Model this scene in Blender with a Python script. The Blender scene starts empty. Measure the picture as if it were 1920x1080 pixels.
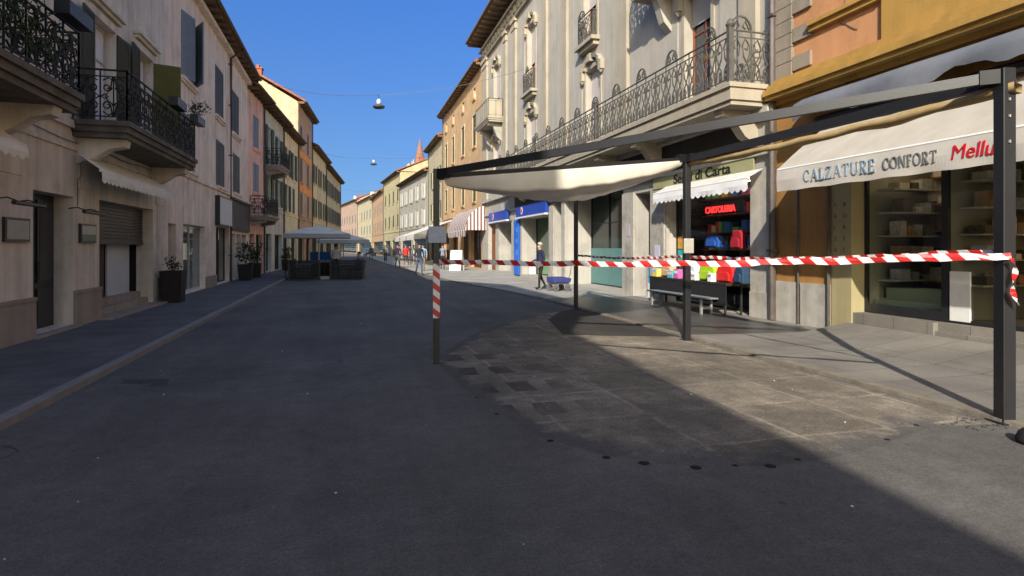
import bpy, bmesh, math, random
from mathutils import Vector, Matrix
R = math.radians
rnd = random.Random(7)
scn = bpy.context.scene
COL = scn.collection

# ------------------------------------------------------------------ camera, sky, sun, exposure
cd = bpy.data.cameras.new('camera'); cam = bpy.data.objects.new('camera', cd); COL.objects.link(cam)
cam.location = (0, 0, 1.6); cam.rotation_euler = (R(90), 0, R(-15.497))
cd.sensor_width = 36; cd.lens = 20.625; cd.shift_y = -0.0401; cd.clip_start = 0.05; cd.clip_end = 3000
scn.camera = cam
SUN_DIR = Vector((0.449, 0.894, -0.549)).normalized()
w = bpy.data.worlds.new('World'); scn.world = w; w.use_nodes = True
nt = w.node_tree; bg = nt.nodes['Background']; bg.inputs['Strength'].default_value = 0.15
sky = nt.nodes.new('ShaderNodeTexSky'); sky.sky_type = 'NISHITA'; sky.sun_disc = False
sky.sun_elevation = R(28.8); sky.sun_rotation = R(206.7); sky.altitude = 200
sky.air_density = 1.0; sky.dust_density = 0.3; sky.ozone_density = 3.0
# clear-sky luminance: brightest and whitest round the sun behind the camera, deep blue opposite the sun
sky.dust_density = 2.0; N = nt.nodes.new; L = nt.links.new
hs = N('ShaderNodeHueSaturation'); hs.inputs['Value'].default_value = .9; L(sky.outputs[0], hs.inputs['Color'])
tc = N('ShaderNodeTexCoord'); ad = N('ShaderNodeVectorMath'); ad.operation = 'ADD'; ad.inputs[1].default_value = (0, 0, .2); L(tc.outputs['Generated'], ad.inputs[0])
nm = N('ShaderNodeVectorMath'); nm.operation = 'NORMALIZE'; L(ad.outputs[0], nm.inputs[0]); L(nm.outputs[0], sky.inputs[0])
dt = N('ShaderNodeVectorMath'); dt.operation = 'DOT_PRODUCT'; L(tc.outputs['Generated'], dt.inputs[0]); dt.inputs[1].default_value = (-.449, -.894, 0)
mr = N('ShaderNodeMapRange'); mr.inputs[1].default_value = -1; mr.inputs[2].default_value = 1; L(dt.outputs['Value'], mr.inputs[0])
pw = N('ShaderNodeMath'); pw.operation = 'POWER'; pw.inputs[1].default_value = 2; L(mr.outputs[0], pw.inputs[0])
mx = N('ShaderNodeMix'); mx.data_type = 'RGBA'; mx.inputs[6].default_value = (.40, .62, .98, 1); mx.inputs[7].default_value = (1.5, 1.42, 1.12, 1); L(pw.outputs[0], mx.inputs[0])
ml = N('ShaderNodeMix'); ml.data_type = 'RGBA'; ml.blend_type = 'MULTIPLY'; ml.inputs[0].default_value = 1; L(hs.outputs[0], ml.inputs[6]); L(mx.outputs[2], ml.inputs[7]); sp = N('ShaderNodeSeparateXYZ'); L(tc.outputs['Generated'], sp.inputs[0])
hz = N('ShaderNodeMapRange'); hz.inputs[1].default_value = .0; hz.inputs[2].default_value = .42; L(sp.outputs['Z'], hz.inputs[0])
hm = N('ShaderNodeMix'); hm.data_type = 'RGBA'; hm.inputs[6].default_value = (1.30, .98, .60, 1); hm.inputs[7].default_value = (.86, 1.04, 1.10, 1); L(hz.outputs[0], hm.inputs[0])
m3 = N('ShaderNodeMix'); m3.data_type = 'RGBA'; m3.blend_type = 'MULTIPLY'; m3.inputs[0].default_value = 1; L(ml.outputs[2], m3.inputs[6]); L(hm.outputs[2], m3.inputs[7]); L(m3.outputs[2], bg.inputs[0])
sl = bpy.data.lights.new('sun', 'SUN'); so = bpy.data.objects.new('sun', sl); COL.objects.link(so)
sl.energy = 3.9; sl.angle = R(0.53); sl.color = (1.0, 0.92, 0.80)
so.rotation_euler = SUN_DIR.to_track_quat('-Z', 'Y').to_euler(); so.location = (-30, -40, 50)
scn.view_settings.view_transform = 'Standard'; scn.view_settings.look = 'None'
scn.view_settings.exposure = 0.8; scn.view_settings.gamma = 1.0
scn.cycles.max_bounces = 6; scn.cycles.transparent_max_bounces = 12
scn.cycles.use_denoising = True

# ------------------------------------------------------------------ materials
def srgb(r, g, b):
    f = lambda c: (c / 255 / 12.92) if c / 255 <= .04045 else ((c / 255 + .055) / 1.055) ** 2.4
    return (f(r), f(g), f(b), 1)
MATS = {}
def mat(name, col, rough=.85, var=.12, scale=3.0, bump=.0, bscale=40, metal=0, streak=0.0, spec=.3, stain=None, stain_amt=0.0, stain_scale=.5, emit=0, fine=0.0):
    if name in MATS: return MATS[name]
    m = bpy.data.materials.new(name); m.use_nodes = True; MATS[name] = m
    n = m.node_tree.nodes; l = m.node_tree.links; p = n['Principled BSDF']
    c = col if len(col) == 4 else (*col, 1)
    p.inputs['Roughness'].default_value = rough; p.inputs['Metallic'].default_value = metal
    p.inputs['Specular IOR Level'].default_value = spec
    tc = n.new('ShaderNodeTexCoord'); geo = n.new('ShaderNodeNewGeometry')
    def noise(sc, det=6, vec=None, rg=.6):
        t = n.new('ShaderNodeTexNoise'); t.inputs['Scale'].default_value = sc; t.inputs['Detail'].default_value = det; t.inputs['Roughness'].default_value = rg
        l.new(vec or geo.outputs['Position'], t.inputs['Vector']); return t.outputs['Fac']
    def mapr(f, a, b, c0, d):
        r = n.new('ShaderNodeMapRange'); r.inputs[1].default_value = a; r.inputs[2].default_value = b; r.inputs[3].default_value = c0; r.inputs[4].default_value = d
        l.new(f, r.inputs[0]); return r.outputs[0]
    def mul(a, b):
        r = n.new('ShaderNodeMath'); r.operation = 'MULTIPLY'; l.new(a, r.inputs[0]); l.new(b, r.inputs[1]); return r.outputs[0]
    fac = mapr(noise(scale), .3, .7, 1 - var, 1 + var)
    if streak:
        mp = n.new('ShaderNodeMapping'); mp.inputs['Scale'].default_value = (2.2, 2.2, .12); l.new(geo.outputs['Position'], mp.inputs[0])
        fac = mul(fac, mapr(noise(1.6, 5, mp.outputs[0]), .35, .65, 1 - streak, 1 + streak * .4))
    if fine: fac = mul(fac, mapr(noise(90, 3), .3, .7, 1 - fine, 1 + fine))
    rgb = n.new('ShaderNodeRGB'); rgb.outputs[0].default_value = c; base = rgb.outputs[0]
    if stain:
        mx = n.new('ShaderNodeMix'); mx.data_type = 'RGBA'; l.new(base, mx.inputs[6]); mx.inputs[7].default_value = (*stain[:3], 1)
        l.new(mapr(noise(stain_scale, 8, None, .7), .5, .68, 0, stain_amt), mx.inputs[0]); base = mx.outputs[2]
    vm = n.new('ShaderNodeVectorMath'); vm.operation = 'SCALE'; l.new(base, vm.inputs[0]); l.new(fac, vm.inputs['Scale'])
    l.new(vm.outputs[0], p.inputs['Base Color'])
    if bump:
        b = n.new('ShaderNodeBump'); b.inputs['Strength'].default_value = bump; b.inputs['Distance'].default_value = .02
        l.new(noise(bscale, 5), b.inputs['Height']); l.new(b.outputs[0], p.inputs['Normal'])
    if emit:
        p.inputs['Emission Color'].default_value = c; p.inputs['Emission Strength'].default_value = emit
    return m
def plaster(name, r, g, b, var=.10, streak=.18, k=.62, stain_amt=.65):
    c = srgb(r, g, b); c = tuple(v * k for v in c[:3])
    st = tuple(v * .62 for v in c)
    return mat(name, c, .92, var, 1.3, .25, 55, streak=streak, stain=st, stain_amt=stain_amt, stain_scale=.9, fine=.04)
def glass_shop(name='shop_glass', tint=(.75, .8, .78), cap=.75):
    if name in MATS: return MATS[name]
    m = bpy.data.materials.new(name); m.use_nodes = True; MATS[name] = m
    n = m.node_tree.nodes; l = m.node_tree.links; n.remove(n['Principled BSDF'])
    t = n.new('ShaderNodeBsdfTransparent'); t.inputs[0].default_value = (*tint, 1)
    g = n.new('ShaderNodeBsdfGlossy'); g.inputs['Roughness'].default_value = .02; g.inputs[0].default_value = (.9, .92, .95, 1)
    lw = n.new('ShaderNodeLayerWeight'); lw.inputs[0].default_value = .5
    pw = n.new('ShaderNodeMath'); pw.operation = 'POWER'; pw.inputs[1].default_value = 3.6; l.new(lw.outputs['Facing'], pw.inputs[0])
    f = n.new('ShaderNodeMath'); f.operation = 'MULTIPLY_ADD'; f.inputs[1].default_value = cap; f.inputs[2].default_value = .045; l.new(pw.outputs[0], f.inputs[0])
    nz = n.new('ShaderNodeTexNoise'); nz.inputs['Scale'].default_value = 1.3
    bp = n.new('ShaderNodeBump'); bp.inputs['Strength'].default_value = .04; l.new(nz.outputs[0], bp.inputs['Height']); l.new(bp.outputs[0], g.inputs['Normal'])
    x = n.new('ShaderNodeMixShader'); l.new(f.outputs[0], x.inputs[0]); l.new(t.outputs[0], x.inputs[1]); l.new(g.outputs[0], x.inputs[2])
    l.new(x.outputs[0], n['Material Output'].inputs[0]); return m
def stripe_mat(name, c1, c2, axis, freq, rough=.6, angle=0.0, duty=.5, obj=False):
    m = bpy.data.materials.new(name); m.use_nodes = True; MATS[name] = m
    n = m.node_tree.nodes; l = m.node_tree.links; p = n['Principled BSDF']; p.inputs['Roughness'].default_value = rough
    geo = n.new('ShaderNodeNewGeometry'); d = n.new('ShaderNodeVectorMath'); d.operation = 'DOT_PRODUCT'
    l.new(geo.outputs['Position'], d.inputs[0]); d.inputs[1].default_value = tuple(v * freq for v in axis)
    fr = n.new('ShaderNodeMath'); fr.operation = 'FRACT'; l.new(d.outputs['Value'], fr.inputs[0])
    gt = n.new('ShaderNodeMath'); gt.operation = 'GREATER_THAN'; gt.inputs[1].default_value = duty; l.new(fr.outputs[0], gt.inputs[0])
    mx = n.new('ShaderNodeMix'); mx.data_type = 'RGBA'; mx.inputs[6].default_value = c1; mx.inputs[7].default_value = c2
    l.new(gt.outputs[0], mx.inputs[0]); l.new(mx.outputs[2], p.inputs['Base Color']); return m
def cloth(name, col, trans=.35, rough=.9):
    """woven cloth that lets some light through"""
    m = bpy.data.materials.new(name); m.use_nodes = True; MATS[name] = m
    n = m.node_tree.nodes; l = m.node_tree.links; n.remove(n['Principled BSDF'])
    geo = n.new('ShaderNodeNewGeometry'); nz = n.new('ShaderNodeTexNoise'); nz.inputs['Scale'].default_value = 2.5; nz.inputs['Detail'].default_value = 6
    l.new(geo.outputs['Position'], nz.inputs['Vector'])
    r = n.new('ShaderNodeMapRange'); r.inputs[1].default_value = .3; r.inputs[2].default_value = .7; r.inputs[3].default_value = .88; r.inputs[4].default_value = 1.06; l.new(nz.outputs[0], r.inputs[0])
    rgb = n.new('ShaderNodeRGB'); rgb.outputs[0].default_value = (*col[:3], 1)
    vm = n.new('ShaderNodeVectorMath'); vm.operation = 'SCALE'; l.new(rgb.outputs[0], vm.inputs[0]); l.new(r.outputs[0], vm.inputs['Scale'])
    d = n.new('ShaderNodeBsdfDiffuse'); t = n.new('ShaderNodeBsdfTranslucent'); l.new(vm.outputs[0], d.inputs[0]); l.new(vm.outputs[0], t.inputs[0])
    x = n.new('ShaderNodeMixShader'); x.inputs[0].default_value = trans; l.new(d.outputs[0], x.inputs[1]); l.new(t.outputs[0], x.inputs[2])
    l.new(x.outputs[0], n['Material Output'].inputs[0]); return m

def asphalt(name, col, dust, dust_amt, grid=0):
    m = bpy.data.materials.new(name); m.use_nodes = True; MATS[name] = m
    n = m.node_tree.nodes; l = m.node_tree.links; p = n['Principled BSDF']; p.inputs['Roughness'].default_value = .88; p.inputs['Specular IOR Level'].default_value = .25
    geo = n.new('ShaderNodeNewGeometry'); pos = geo.outputs['Position']
    def noise(sc, det=6, rg=.6, vec=None):
        t = n.new('ShaderNodeTexNoise'); t.inputs['Scale'].default_value = sc; t.inputs['Detail'].default_value = det; t.inputs['Roughness'].default_value = rg; l.new(vec or pos, t.inputs['Vector']); return t.outputs['Fac']
    def mapr(f, a, b, c0, d):
        r = n.new('ShaderNodeMapRange'); r.inputs[1].default_value = a; r.inputs[2].default_value = b; r.inputs[3].default_value = c0; r.inputs[4].default_value = d; l.new(f, r.inputs[0]); return r.outputs[0]
    def M(op, a, b=None, v=None):
        r = n.new('ShaderNodeMath'); r.operation = op; l.new(a, r.inputs[0])
        if b is not None: l.new(b, r.inputs[1])
        elif v is not None: r.inputs[1].default_value = v
        return r.outputs[0]
    def mixc(f, a, b):
        mx = n.new('ShaderNodeMix'); mx.data_type = 'RGBA'
        l.new(f, mx.inputs[0])
        for i, c in ((6, a), (7, b)):
            if isinstance(c, tuple): mx.inputs[i].default_value = (*c[:3], 1)
            else: l.new(c, mx.inputs[i])
        return mx.outputs[2]
    mp = n.new('ShaderNodeMapping'); mp.inputs['Scale'].default_value = (1.5, .10, 1); l.new(pos, mp.inputs[0])   # worn lanes along the street
    f = M('MULTIPLY', mapr(noise(.55, 7), .3, .7, .78, 1.2), mapr(noise(1.0, 4, .6, mp.outputs[0]), .3, .7, .86, 1.14))
    f = M('MULTIPLY', f, mapr(noise(120, 4, .75), .3, .7, .50, 1.55))
    nv0 = n.new('ShaderNodeTexNoise'); nv0.inputs['Scale'].default_value = 1.4; nv0.inputs['Detail'].default_value = 6; l.new(pos, nv0.inputs['Vector'])
    sc0 = n.new('ShaderNodeVectorMath'); sc0.operation = 'SCALE'; sc0.inputs['Scale'].default_value = .9; l.new(nv0.outputs['Color'], sc0.inputs[0])
    ad0 = n.new('ShaderNodeVectorMath'); ad0.operation = 'ADD'; l.new(pos, ad0.inputs[0]); l.new(sc0.outputs[0], ad0.inputs[1])
    vc = n.new('ShaderNodeTexVoronoi'); vc.feature = 'DISTANCE_TO_EDGE'; vc.inputs['Scale'].default_value = .33; l.new(ad0.outputs[0], vc.inputs['Vector'])
    crack = M('MULTIPLY', M('LESS_THAN', vc.outputs['Distance'], v=.0025), M('GREATER_THAN', noise(.45, 3), v=.57))
    f = M('MULTIPLY', f, mapr(crack, 0, 1, 1, .55))
    f = M('MULTIPLY', f, mapr(noise(6, 6, .7), .35, .65, .88, 1.10))
    f = M('MULTIPLY', f, mapr(noise(34, 5, .7), .3, .7, .76, 1.26))
    c = mixc(mapr(noise(.8, 9, .72), .5, .7, 0, dust_amt), col, dust)
    vo = n.new('ShaderNodeTexVoronoi'); vo.inputs['Scale'].default_value = 3.2; l.new(pos, vo.inputs['Vector'])          # gum spots
    spot = M('MULTIPLY', M('LESS_THAN', vo.outputs['Distance'], v=.075), M('GREATER_THAN', noise(1.3, 2), v=.56))
    c = mixc(M('MULTIPLY', spot, v=.6), c, tuple(v * .45 for v in col[:3]))
    v2 = n.new('ShaderNodeTexVoronoi'); v2.inputs['Scale'].default_value = 55; l.new(pos, v2.inputs['Vector'])           # pale chippings
    chip = M('MULTIPLY', M('LESS_THAN', v2.outputs['Distance'], v=.16), M('GREATER_THAN', noise(4.0, 3), v=.60))
    c = mixc(M('MULTIPLY', chip, v=.5), c, tuple(min(1, v * 3.2) for v in col[:3]))
    if grid:   # dust lines and dark damp squares left by the deck modules that stood here
        sx = n.new('ShaderNodeSeparateXYZ'); 
        wv = n.new('ShaderNodeVectorMath'); wv.operation = 'ADD'; nv = n.new('ShaderNodeTexNoise'); nv.inputs['Scale'].default_value = 1.7; l.new(pos, nv.inputs['Vector'])
        sc_ = n.new('ShaderNodeVectorMath'); sc_.operation = 'SCALE'; sc_.inputs['Scale'].default_value = .12; l.new(nv.outputs['Color'], sc_.inputs[0]); l.new(pos, wv.inputs[0]); l.new(sc_.outputs[0], wv.inputs[1])
        l.new(wv.outputs[0], sx.inputs[0])
        def lines(o, per, off, wd):
            a = M('FRACT', M('MULTIPLY', M('ADD', o, v=off), v=1 / per)); a = M('ABSOLUTE', M('SUBTRACT', a, v=.5))
            return M('LESS_THAN', a, v=wd / per / 2)
        def fl(o, per, off): return M('FLOOR', M('MULTIPLY', M('ADD', o, v=off), v=1/per))
        cb = n.new('ShaderNodeCombineXYZ'); l.new(fl(sx.outputs[0], .92, .88), cb.inputs[0]); l.new(fl(sx.outputs[1], .95, .575), cb.inputs[1])
        wn = n.new('ShaderNodeTexWhiteNoise'); wn.noise_dimensions = '2D'; l.new(cb.outputs[0], wn.inputs['Vector'])
        f = M('MULTIPLY', f, mapr(wn.outputs['Value'], 0, 1, .74, .98))
        g = M('MAXIMUM', lines(sx.outputs[0], .92, .42, .05), lines(sx.outputs[1], .95, .1, .045))
        g = M('MULTIPLY', g, mapr(noise(1.3, 8, .75), .42, .64, 0, .65))
        c = mixc(mapr(noise(2.2, 9, .75), .47, .72, 0, .7), c, tuple(v * 1.25 for v in dust[:3]))
        c = mixc(g, c, tuple(min(1, v * 1.5) for v in dust[:3]))
        def cell(o, per, off, lo, hi):
            a = M('FRACT', M('MULTIPLY', M('ADD', o, v=off), v=1 / per))
            return M('MULTIPLY', M('GREATER_THAN', a, v=lo), M('LESS_THAN', a, v=hi))
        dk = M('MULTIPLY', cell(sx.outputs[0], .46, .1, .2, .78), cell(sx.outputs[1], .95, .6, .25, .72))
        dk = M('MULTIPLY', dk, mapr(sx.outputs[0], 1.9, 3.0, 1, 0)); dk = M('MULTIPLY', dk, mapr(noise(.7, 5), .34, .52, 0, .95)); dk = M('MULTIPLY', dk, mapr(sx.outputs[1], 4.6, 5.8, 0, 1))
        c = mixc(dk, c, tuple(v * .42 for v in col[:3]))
    if grid:
        at = n.new('ShaderNodeAttribute'); at.attribute_name = 'wear'
        k = M('ADD', at.outputs['Fac'], mapr(noise(2.6, 8, .75), .3, .7, -.45, .45)); c = mixc(mapr(k, .30, .62, 0, 1), A_COL, c)
    vm = n.new('ShaderNodeVectorMath'); vm.operation = 'SCALE'; l.new(c, vm.inputs[0]); l.new(f, vm.inputs['Scale']); l.new(vm.outputs[0], p.inputs['Base Color'])
    b = n.new('ShaderNodeBump'); b.inputs['Strength'].default_value = .7; b.inputs['Distance'].default_value = .008; l.new(noise(160, 3), b.inputs['Height']); l.new(b.outputs[0], p.inputs['Normal'])
    return m
def slabs(name, c1, c2, mortar, bw, bh, rough=.8):
    m = bpy.data.materials.new(name); m.use_nodes = True; MATS[name] = m
    n = m.node_tree.nodes; l = m.node_tree.links; p = n['Principled BSDF']; p.inputs['Roughness'].default_value = rough; p.inputs['Specular IOR Level'].default_value = .3
    geo = n.new('ShaderNodeNewGeometry'); br = n.new('ShaderNodeTexBrick'); br.inputs['Scale'].default_value = 1
    br.inputs['Brick Width'].default_value = bw; br.inputs['Row Height'].default_value = bh; br.inputs['Mortar Size'].default_value = .008; br.inputs['Mortar Smooth'].default_value = .3
    br.inputs['Color1'].default_value = c1; br.inputs['Color2'].default_value = c2; br.inputs['Mortar'].default_value = mortar; l.new(geo.outputs['Position'], br.inputs['Vector'])
    def noise(sc, a, b, det=7):
        t = n.new('ShaderNodeTexNoise'); t.inputs['Scale'].default_value = sc; t.inputs['Detail'].default_value = det; l.new(geo.outputs['Position'], t.inputs['Vector'])
        r = n.new('ShaderNodeMapRange'); r.inputs[1].default_value = .3; r.inputs[2].default_value = .7; r.inputs[3].default_value = a; r.inputs[4].default_value = b; l.new(t.outputs[0], r.inputs[0]); return r.outputs[0]
    mm = n.new('ShaderNodeMath'); mm.operation = 'MULTIPLY'; l.new(noise(1.1, .75, 1.2), mm.inputs[0]); l.new(noise(60, .85, 1.15, 3), mm.inputs[1])
    vm = n.new('ShaderNodeVectorMath'); vm.operation = 'SCALE'; l.new(br.outputs[0], vm.inputs[0]); l.new(mm.outputs[0], vm.inputs['Scale']); l.new(vm.outputs[0], p.inputs['Base Color'])
    b = n.new('ShaderNodeBump'); b.inputs['Strength'].default_value = .3; b.inputs['Distance'].default_value = .01; l.new(mm.outputs[0], b.inputs['Height']); l.new(b.outputs[0], p.inputs['Normal'])
    return m

M_STEEL = mat('anthracite_steel', (.016, .017, .020), .42, .15, 5, .05, 80, spec=.5, fine=.08)
M_IRON = mat('wrought_iron', (.018, .018, .018), .6, .2, 8)
M_IRON2 = mat('weathered_grey_iron', (.085,.08,.072), .7, .25, 8)
M_GLASS = mat('dark_window_glass', (.012, .014, .017), .06, .1, 1.0, spec=.6)
M_WHITEP = mat('white_paint', (.72, .72, .70), .6, .06, 6)
M_DARK = mat('dark_interior', (.02, .019, .018), .9, .2, 2)
M_ROOM = mat('shop_room', (.16, .15, .13), .9, .1, 2)
M_OLIVE = mat('olive_shutter', srgb(96, 92, 48), .7, .12, 6, streak=.12)
M_OLIVED = mat('dark_olive_shutter', srgb(70, 68, 52), .7, .12, 6, streak=.12)
M_BLUEG = mat('blue_grey_shutter', srgb(128, 138, 152), .7, .1, 6, streak=.1)
M_GREYSH = mat('grey_shutter', srgb(92, 96, 100), .7, .1, 6, streak=.1)
M_GREEN = mat('green_shutter', srgb(82, 92, 78), .7, .1, 6, streak=.1)
M_BROWN = mat('brown_wood', srgb(128, 78, 48), .6, .2, 10)
M_TILE = mat('roof_tile', srgb(140, 92, 70), .9, .3, 4, .5, 12)
M_SOFFIT = mat('eave_timber', srgb(110, 92, 72), .9, .2, 3)
M_STONE = mat('grey_stone', srgb(172, 167, 158), .85, .15, 3, .3, 30, streak=.15, stain=srgb(120, 116, 108), stain_amt=.6, stain_scale=1.4)
M_STONEB = mat('base_stone', srgb(160, 148, 135), .85, .15, 3, .3, 30, streak=.12, stain=srgb(120, 108, 96), stain_amt=.6, stain_scale=1.5)
M_LEAF = mat('leaf', (.03, .055, .018), .6, .4, 9)
M_BRICK = mat('chimney_brick', srgb(150,96,74), .9, .2, 4)
M_TERRA = mat('dark_planter', (.022, .016, .014), .6, .2, 6)

# ------------------------------------------------------------------ mesh helpers
class MB:
    def __init__(s): s.v = []; s.f = []; s.mi = []; s.cur = 0
    def add(s, vs, fs):
        o = len(s.v); s.v += [tuple(p) for p in vs]; s.f += [tuple(i + o for i in f) for f in fs]; s.mi += [s.cur] * len(fs); return s
    def box(s, a, b):
        x0, x1 = sorted((a[0], b[0])); y0, y1 = sorted((a[1], b[1])); z0, z1 = sorted((a[2], b[2]))
        return s.add([(x0,y0,z0),(x1,y0,z0),(x1,y1,z0),(x0,y1,z0),(x0,y0,z1),(x1,y0,z1),(x1,y1,z1),(x0,y1,z1)],
                     [(3,2,1,0),(4,5,6,7),(0,1,5,4),(1,2,6,5),(2,3,7,6),(3,0,4,7)])
    def hexa(s, p):   # 8 points, bottom 4 then top 4
        return s.add(p, [(3,2,1,0),(4,5,6,7),(0,1,5,4),(1,2,6,5),(2,3,7,6),(3,0,4,7)])
    def prism(s, poly, d):   # 3-D planar polygon swept by vector d
        n = len(poly); P = [Vector(p) for p in poly]; Q = [p + Vector(d) for p in P]
        return s.add(P + Q, [tuple(range(n))[::-1], tuple(range(n, 2*n))] + [(i, (i+1) % n, n + (i+1) % n, n + i) for i in range(n)])
    def tube(s, pts, r, n=5, cap=True, r2=None):
        P = [Vector(p) for p in pts]; rings = []
        for i, p in enumerate(P):
            t = (P[min(i+1, len(P)-1)] - P[max(i-1, 0)]);
            if t.length < 1e-9: t = Vector((0,0,1))
            t.normalize(); u = t.cross(Vector((0,0,1)))
            if u.length < 1e-3: u = t.cross(Vector((1,0,0)))
            u.normalize(); v = t.cross(u); rr = r if r2 is None else r + (r2 - r) * i / max(1, len(P)-1)
            rings.append([p + (u*math.cos(2*math.pi*(k+.5)/n) + v*math.sin(2*math.pi*(k+.5)/n))*rr for k in range(n)])
        fs = [(i*n+k, i*n+(k+1)%n, (i+1)*n+(k+1)%n, (i+1)*n+k) for i in range(len(P)-1) for k in range(n)]
        if cap: fs += [tuple(range(n))[::-1], tuple((len(P)-1)*n+k for k in range(n))]
        return s.add([q for ring in rings for q in ring], fs)
    def lathe(s, c, prof, n=14):
        c = Vector(c); vs = [c + Vector((r*math.cos(2*math.pi*k/n), r*math.sin(2*math.pi*k/n), z)) for r, z in prof for k in range(n)]
        fs = [(i*n+k, i*n+(k+1)%n, (i+1)*n+(k+1)%n, (i+1)*n+k) for i in range(len(prof)-1) for k in range(n)]
        fs += [tuple(range(n))[::-1], tuple((len(prof)-1)*n+k for k in range(n))]
        return s.add(vs, fs)
    def build(s, name, m, parent=None, smooth=False, loc=None, bevel=0):
        me = bpy.data.meshes.new(name)
        if loc is not None:
            L = Vector(loc); s.v = [tuple(Vector(v) - L) for v in s.v]
        me.from_pydata(s.v, [], s.f); 
        ms = m if isinstance(m, (list, tuple)) else [m]
        for x in ms: me.materials.append(x)
        if len(ms) > 1: me.polygons.foreach_set('material_index', s.mi)
        bm = bmesh.new(); bm.from_mesh(me); bmesh.ops.recalc_face_normals(bm, faces=bm.faces); bm.to_mesh(me); bm.free()
        if smooth: me.polygons.foreach_set('use_smooth', [True]*len(me.polygons))
        o = bpy.data.objects.new(name, me); COL.objects.link(o)
        if loc is not None: o.location = loc
        if parent: o.parent = parent
        if bevel:
            b = o.modifiers.new('bevel', 'BEVEL'); b.width = bevel; b.segments = 2; b.limit_method = 'ANGLE'
        return o
def tag(o, label=None, cat=None, group=None, kind=None):
    if label: o['label'] = label
    if cat: o['category'] = cat
    if group: o['group'] = group
    if kind: o['kind'] = kind
    return o
def thing(name, label, cat, loc=(0,0,0), rz=0, group=None):
    o = bpy.data.objects.new(name, None); COL.objects.link(o); o.location = loc; o.rotation_euler = (0, 0, rz); o.empty_display_size = .2
    return tag(o, label, cat, group)
def copy_tree(o, parent=None):
    c = o.copy(); COL.objects.link(c); c.parent = parent
    for ch in o.children: copy_tree(ch, c)
    return c
def text(body, name, m, size, loc, rot, parent=None, extrude=.006, align='LEFT', offset=0.0, shear=0.0, sx=1.0):
    cu = bpy.data.curves.new(name, 'FONT'); cu.body = body; cu.size = size; cu.extrude = extrude; cu.align_x = align; cu.offset = offset; cu.shear = shear
    t_ = bpy.data.objects.new('text_source', cu); COL.objects.link(t_); bpy.context.view_layer.update()
    me = bpy.data.meshes.new_from_object(t_.evaluated_get(bpy.context.evaluated_depsgraph_get())); bpy.data.objects.remove(t_); bpy.data.curves.remove(cu)
    me.materials.clear(); me.materials.append(m); me.name = name
    o = bpy.data.objects.new(name, me); COL.objects.link(o); o.location = loc; o.rotation_euler = rot; o.scale = (sx, 1, 1)
    if parent: o.parent = parent
    return o

# ------------------------------------------------------------------ ground
def sheet(name, poly, z, m, kind='structure'):
    o = MB().add([(x, y, z) for x, y in poly], [tuple(range(len(poly)))]).build(name, m); o['kind'] = kind; return o
A_COL = (.120, .113, .104)
M_ASPH = asphalt('asphalt', A_COL, (.175, .165, .15), .4)
M_PATCH = asphalt('deck_footprint', (.185, .160, .128), (.30, .258, .20), .8, grid=1)
M_PAVL = slabs('left_paving', (.115,.112,.108,1), (.14,.136,.13,1), (.06,.06,.06,1), .9, .45)
M_PAVR = slabs('right_paving', (.195,.18,.158,1), (.225,.205,.178,1), (.11,.10,.088,1), 1.1, .6)
M_KERBL = mat('kerb_stone', (.24, .23, .215), .85, .15, 4, .3, 40)
M_KERBR = mat('kerb_brown', (.20, .175, .14), .9, .3, 5, .4, 30)
sheet('road', [(-500,-200),(500,-200),(500,900),(-500,900)], 0, M_ASPH)
def bendL(s): return 0 if s < 33.2 else .0745*(s-33.2)
def pave(name, edge, wall, z, m, kerb_m, sgn, kw=.14):
    mb = MB(); kb = MB()
    for (p, q), (c, d) in zip(zip(edge, edge[1:]), zip(wall, wall[1:])):
        k0 = (p[0]-sgn*kw, p[1]); k1 = (q[0]-sgn*kw, q[1])
        mb.hexa([(k0[0],k0[1],-.1),(k1[0],k1[1],-.1),(d[0],d[1],-.1),(c[0],c[1],-.1),(k0[0],k0[1],z),(k1[0],k1[1],z),(d[0],d[1],z),(c[0],c[1],z)])
        kb.hexa([(p[0],p[1],-.1),(q[0],q[1],-.1),(k1[0],k1[1],-.1),(k0[0],k0[1],-.1),(p[0],p[1],z+.006),(q[0],q[1],z+.006),(k1[0],k1[1],z+.006),(k0[0],k0[1],z+.006)])
    o = mb.build('pavement', m); o['kind'] = 'structure'
    o = kb.build('kerb', kerb_m); o['kind'] = 'structure'
pave('pavement', [(-2.9,-26),(-2.92,10),(-2.95,33.2),(-2.95+.0745*52,85.2)], [(-5.3,-26),(-5.3,10),(-5.3,33.2),(-5.3+.0745*52,85.2)], .07, M_PAVL, M_KERBL, 1)
M_PAVF = slabs('pale_far_paving', (.34,.325,.29,1), (.38,.36,.32,1), (.2,.19,.17,1), 1.1, .6)
KR = [(5.72,-15),(5.68,15),(5.5,21),(4.6,27),(3.9,40),(3.2,66),(2.6,104)]
pave('pavement', [(5.72,-15),(5.66,17)], [(9.2,-15),(9.2,17)], .035, M_PAVR, M_KERBR, -1)
pave('pavement', [(5.66,17),(5.3,21),(4.5,27),(3.8,40),(3.1,66),(2.5,104)], [(9.2,17),(9.2,21),(9.2,27),(9.2,40),(9.2,66),(6.4,104)], .035, M_PAVF, M_KERBR, -1)
patch = [(1.14,8.35),(1.19,7.72),(1.24,6.6),(1.36,5.6),(1.53,4.75),(1.87,4.16),(2.43,3.76),(2.98,3.62),(3.51,3.63),(4.2,3.78),(4.96,4.02),(5.5,3.95),(5.62,3.9),(5.6,9.0),(5.58,14.1),(3.6,12.6),(2.2,10.6)]
cx_, cy_ = 3.6, 7.6; vs = []
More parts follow.
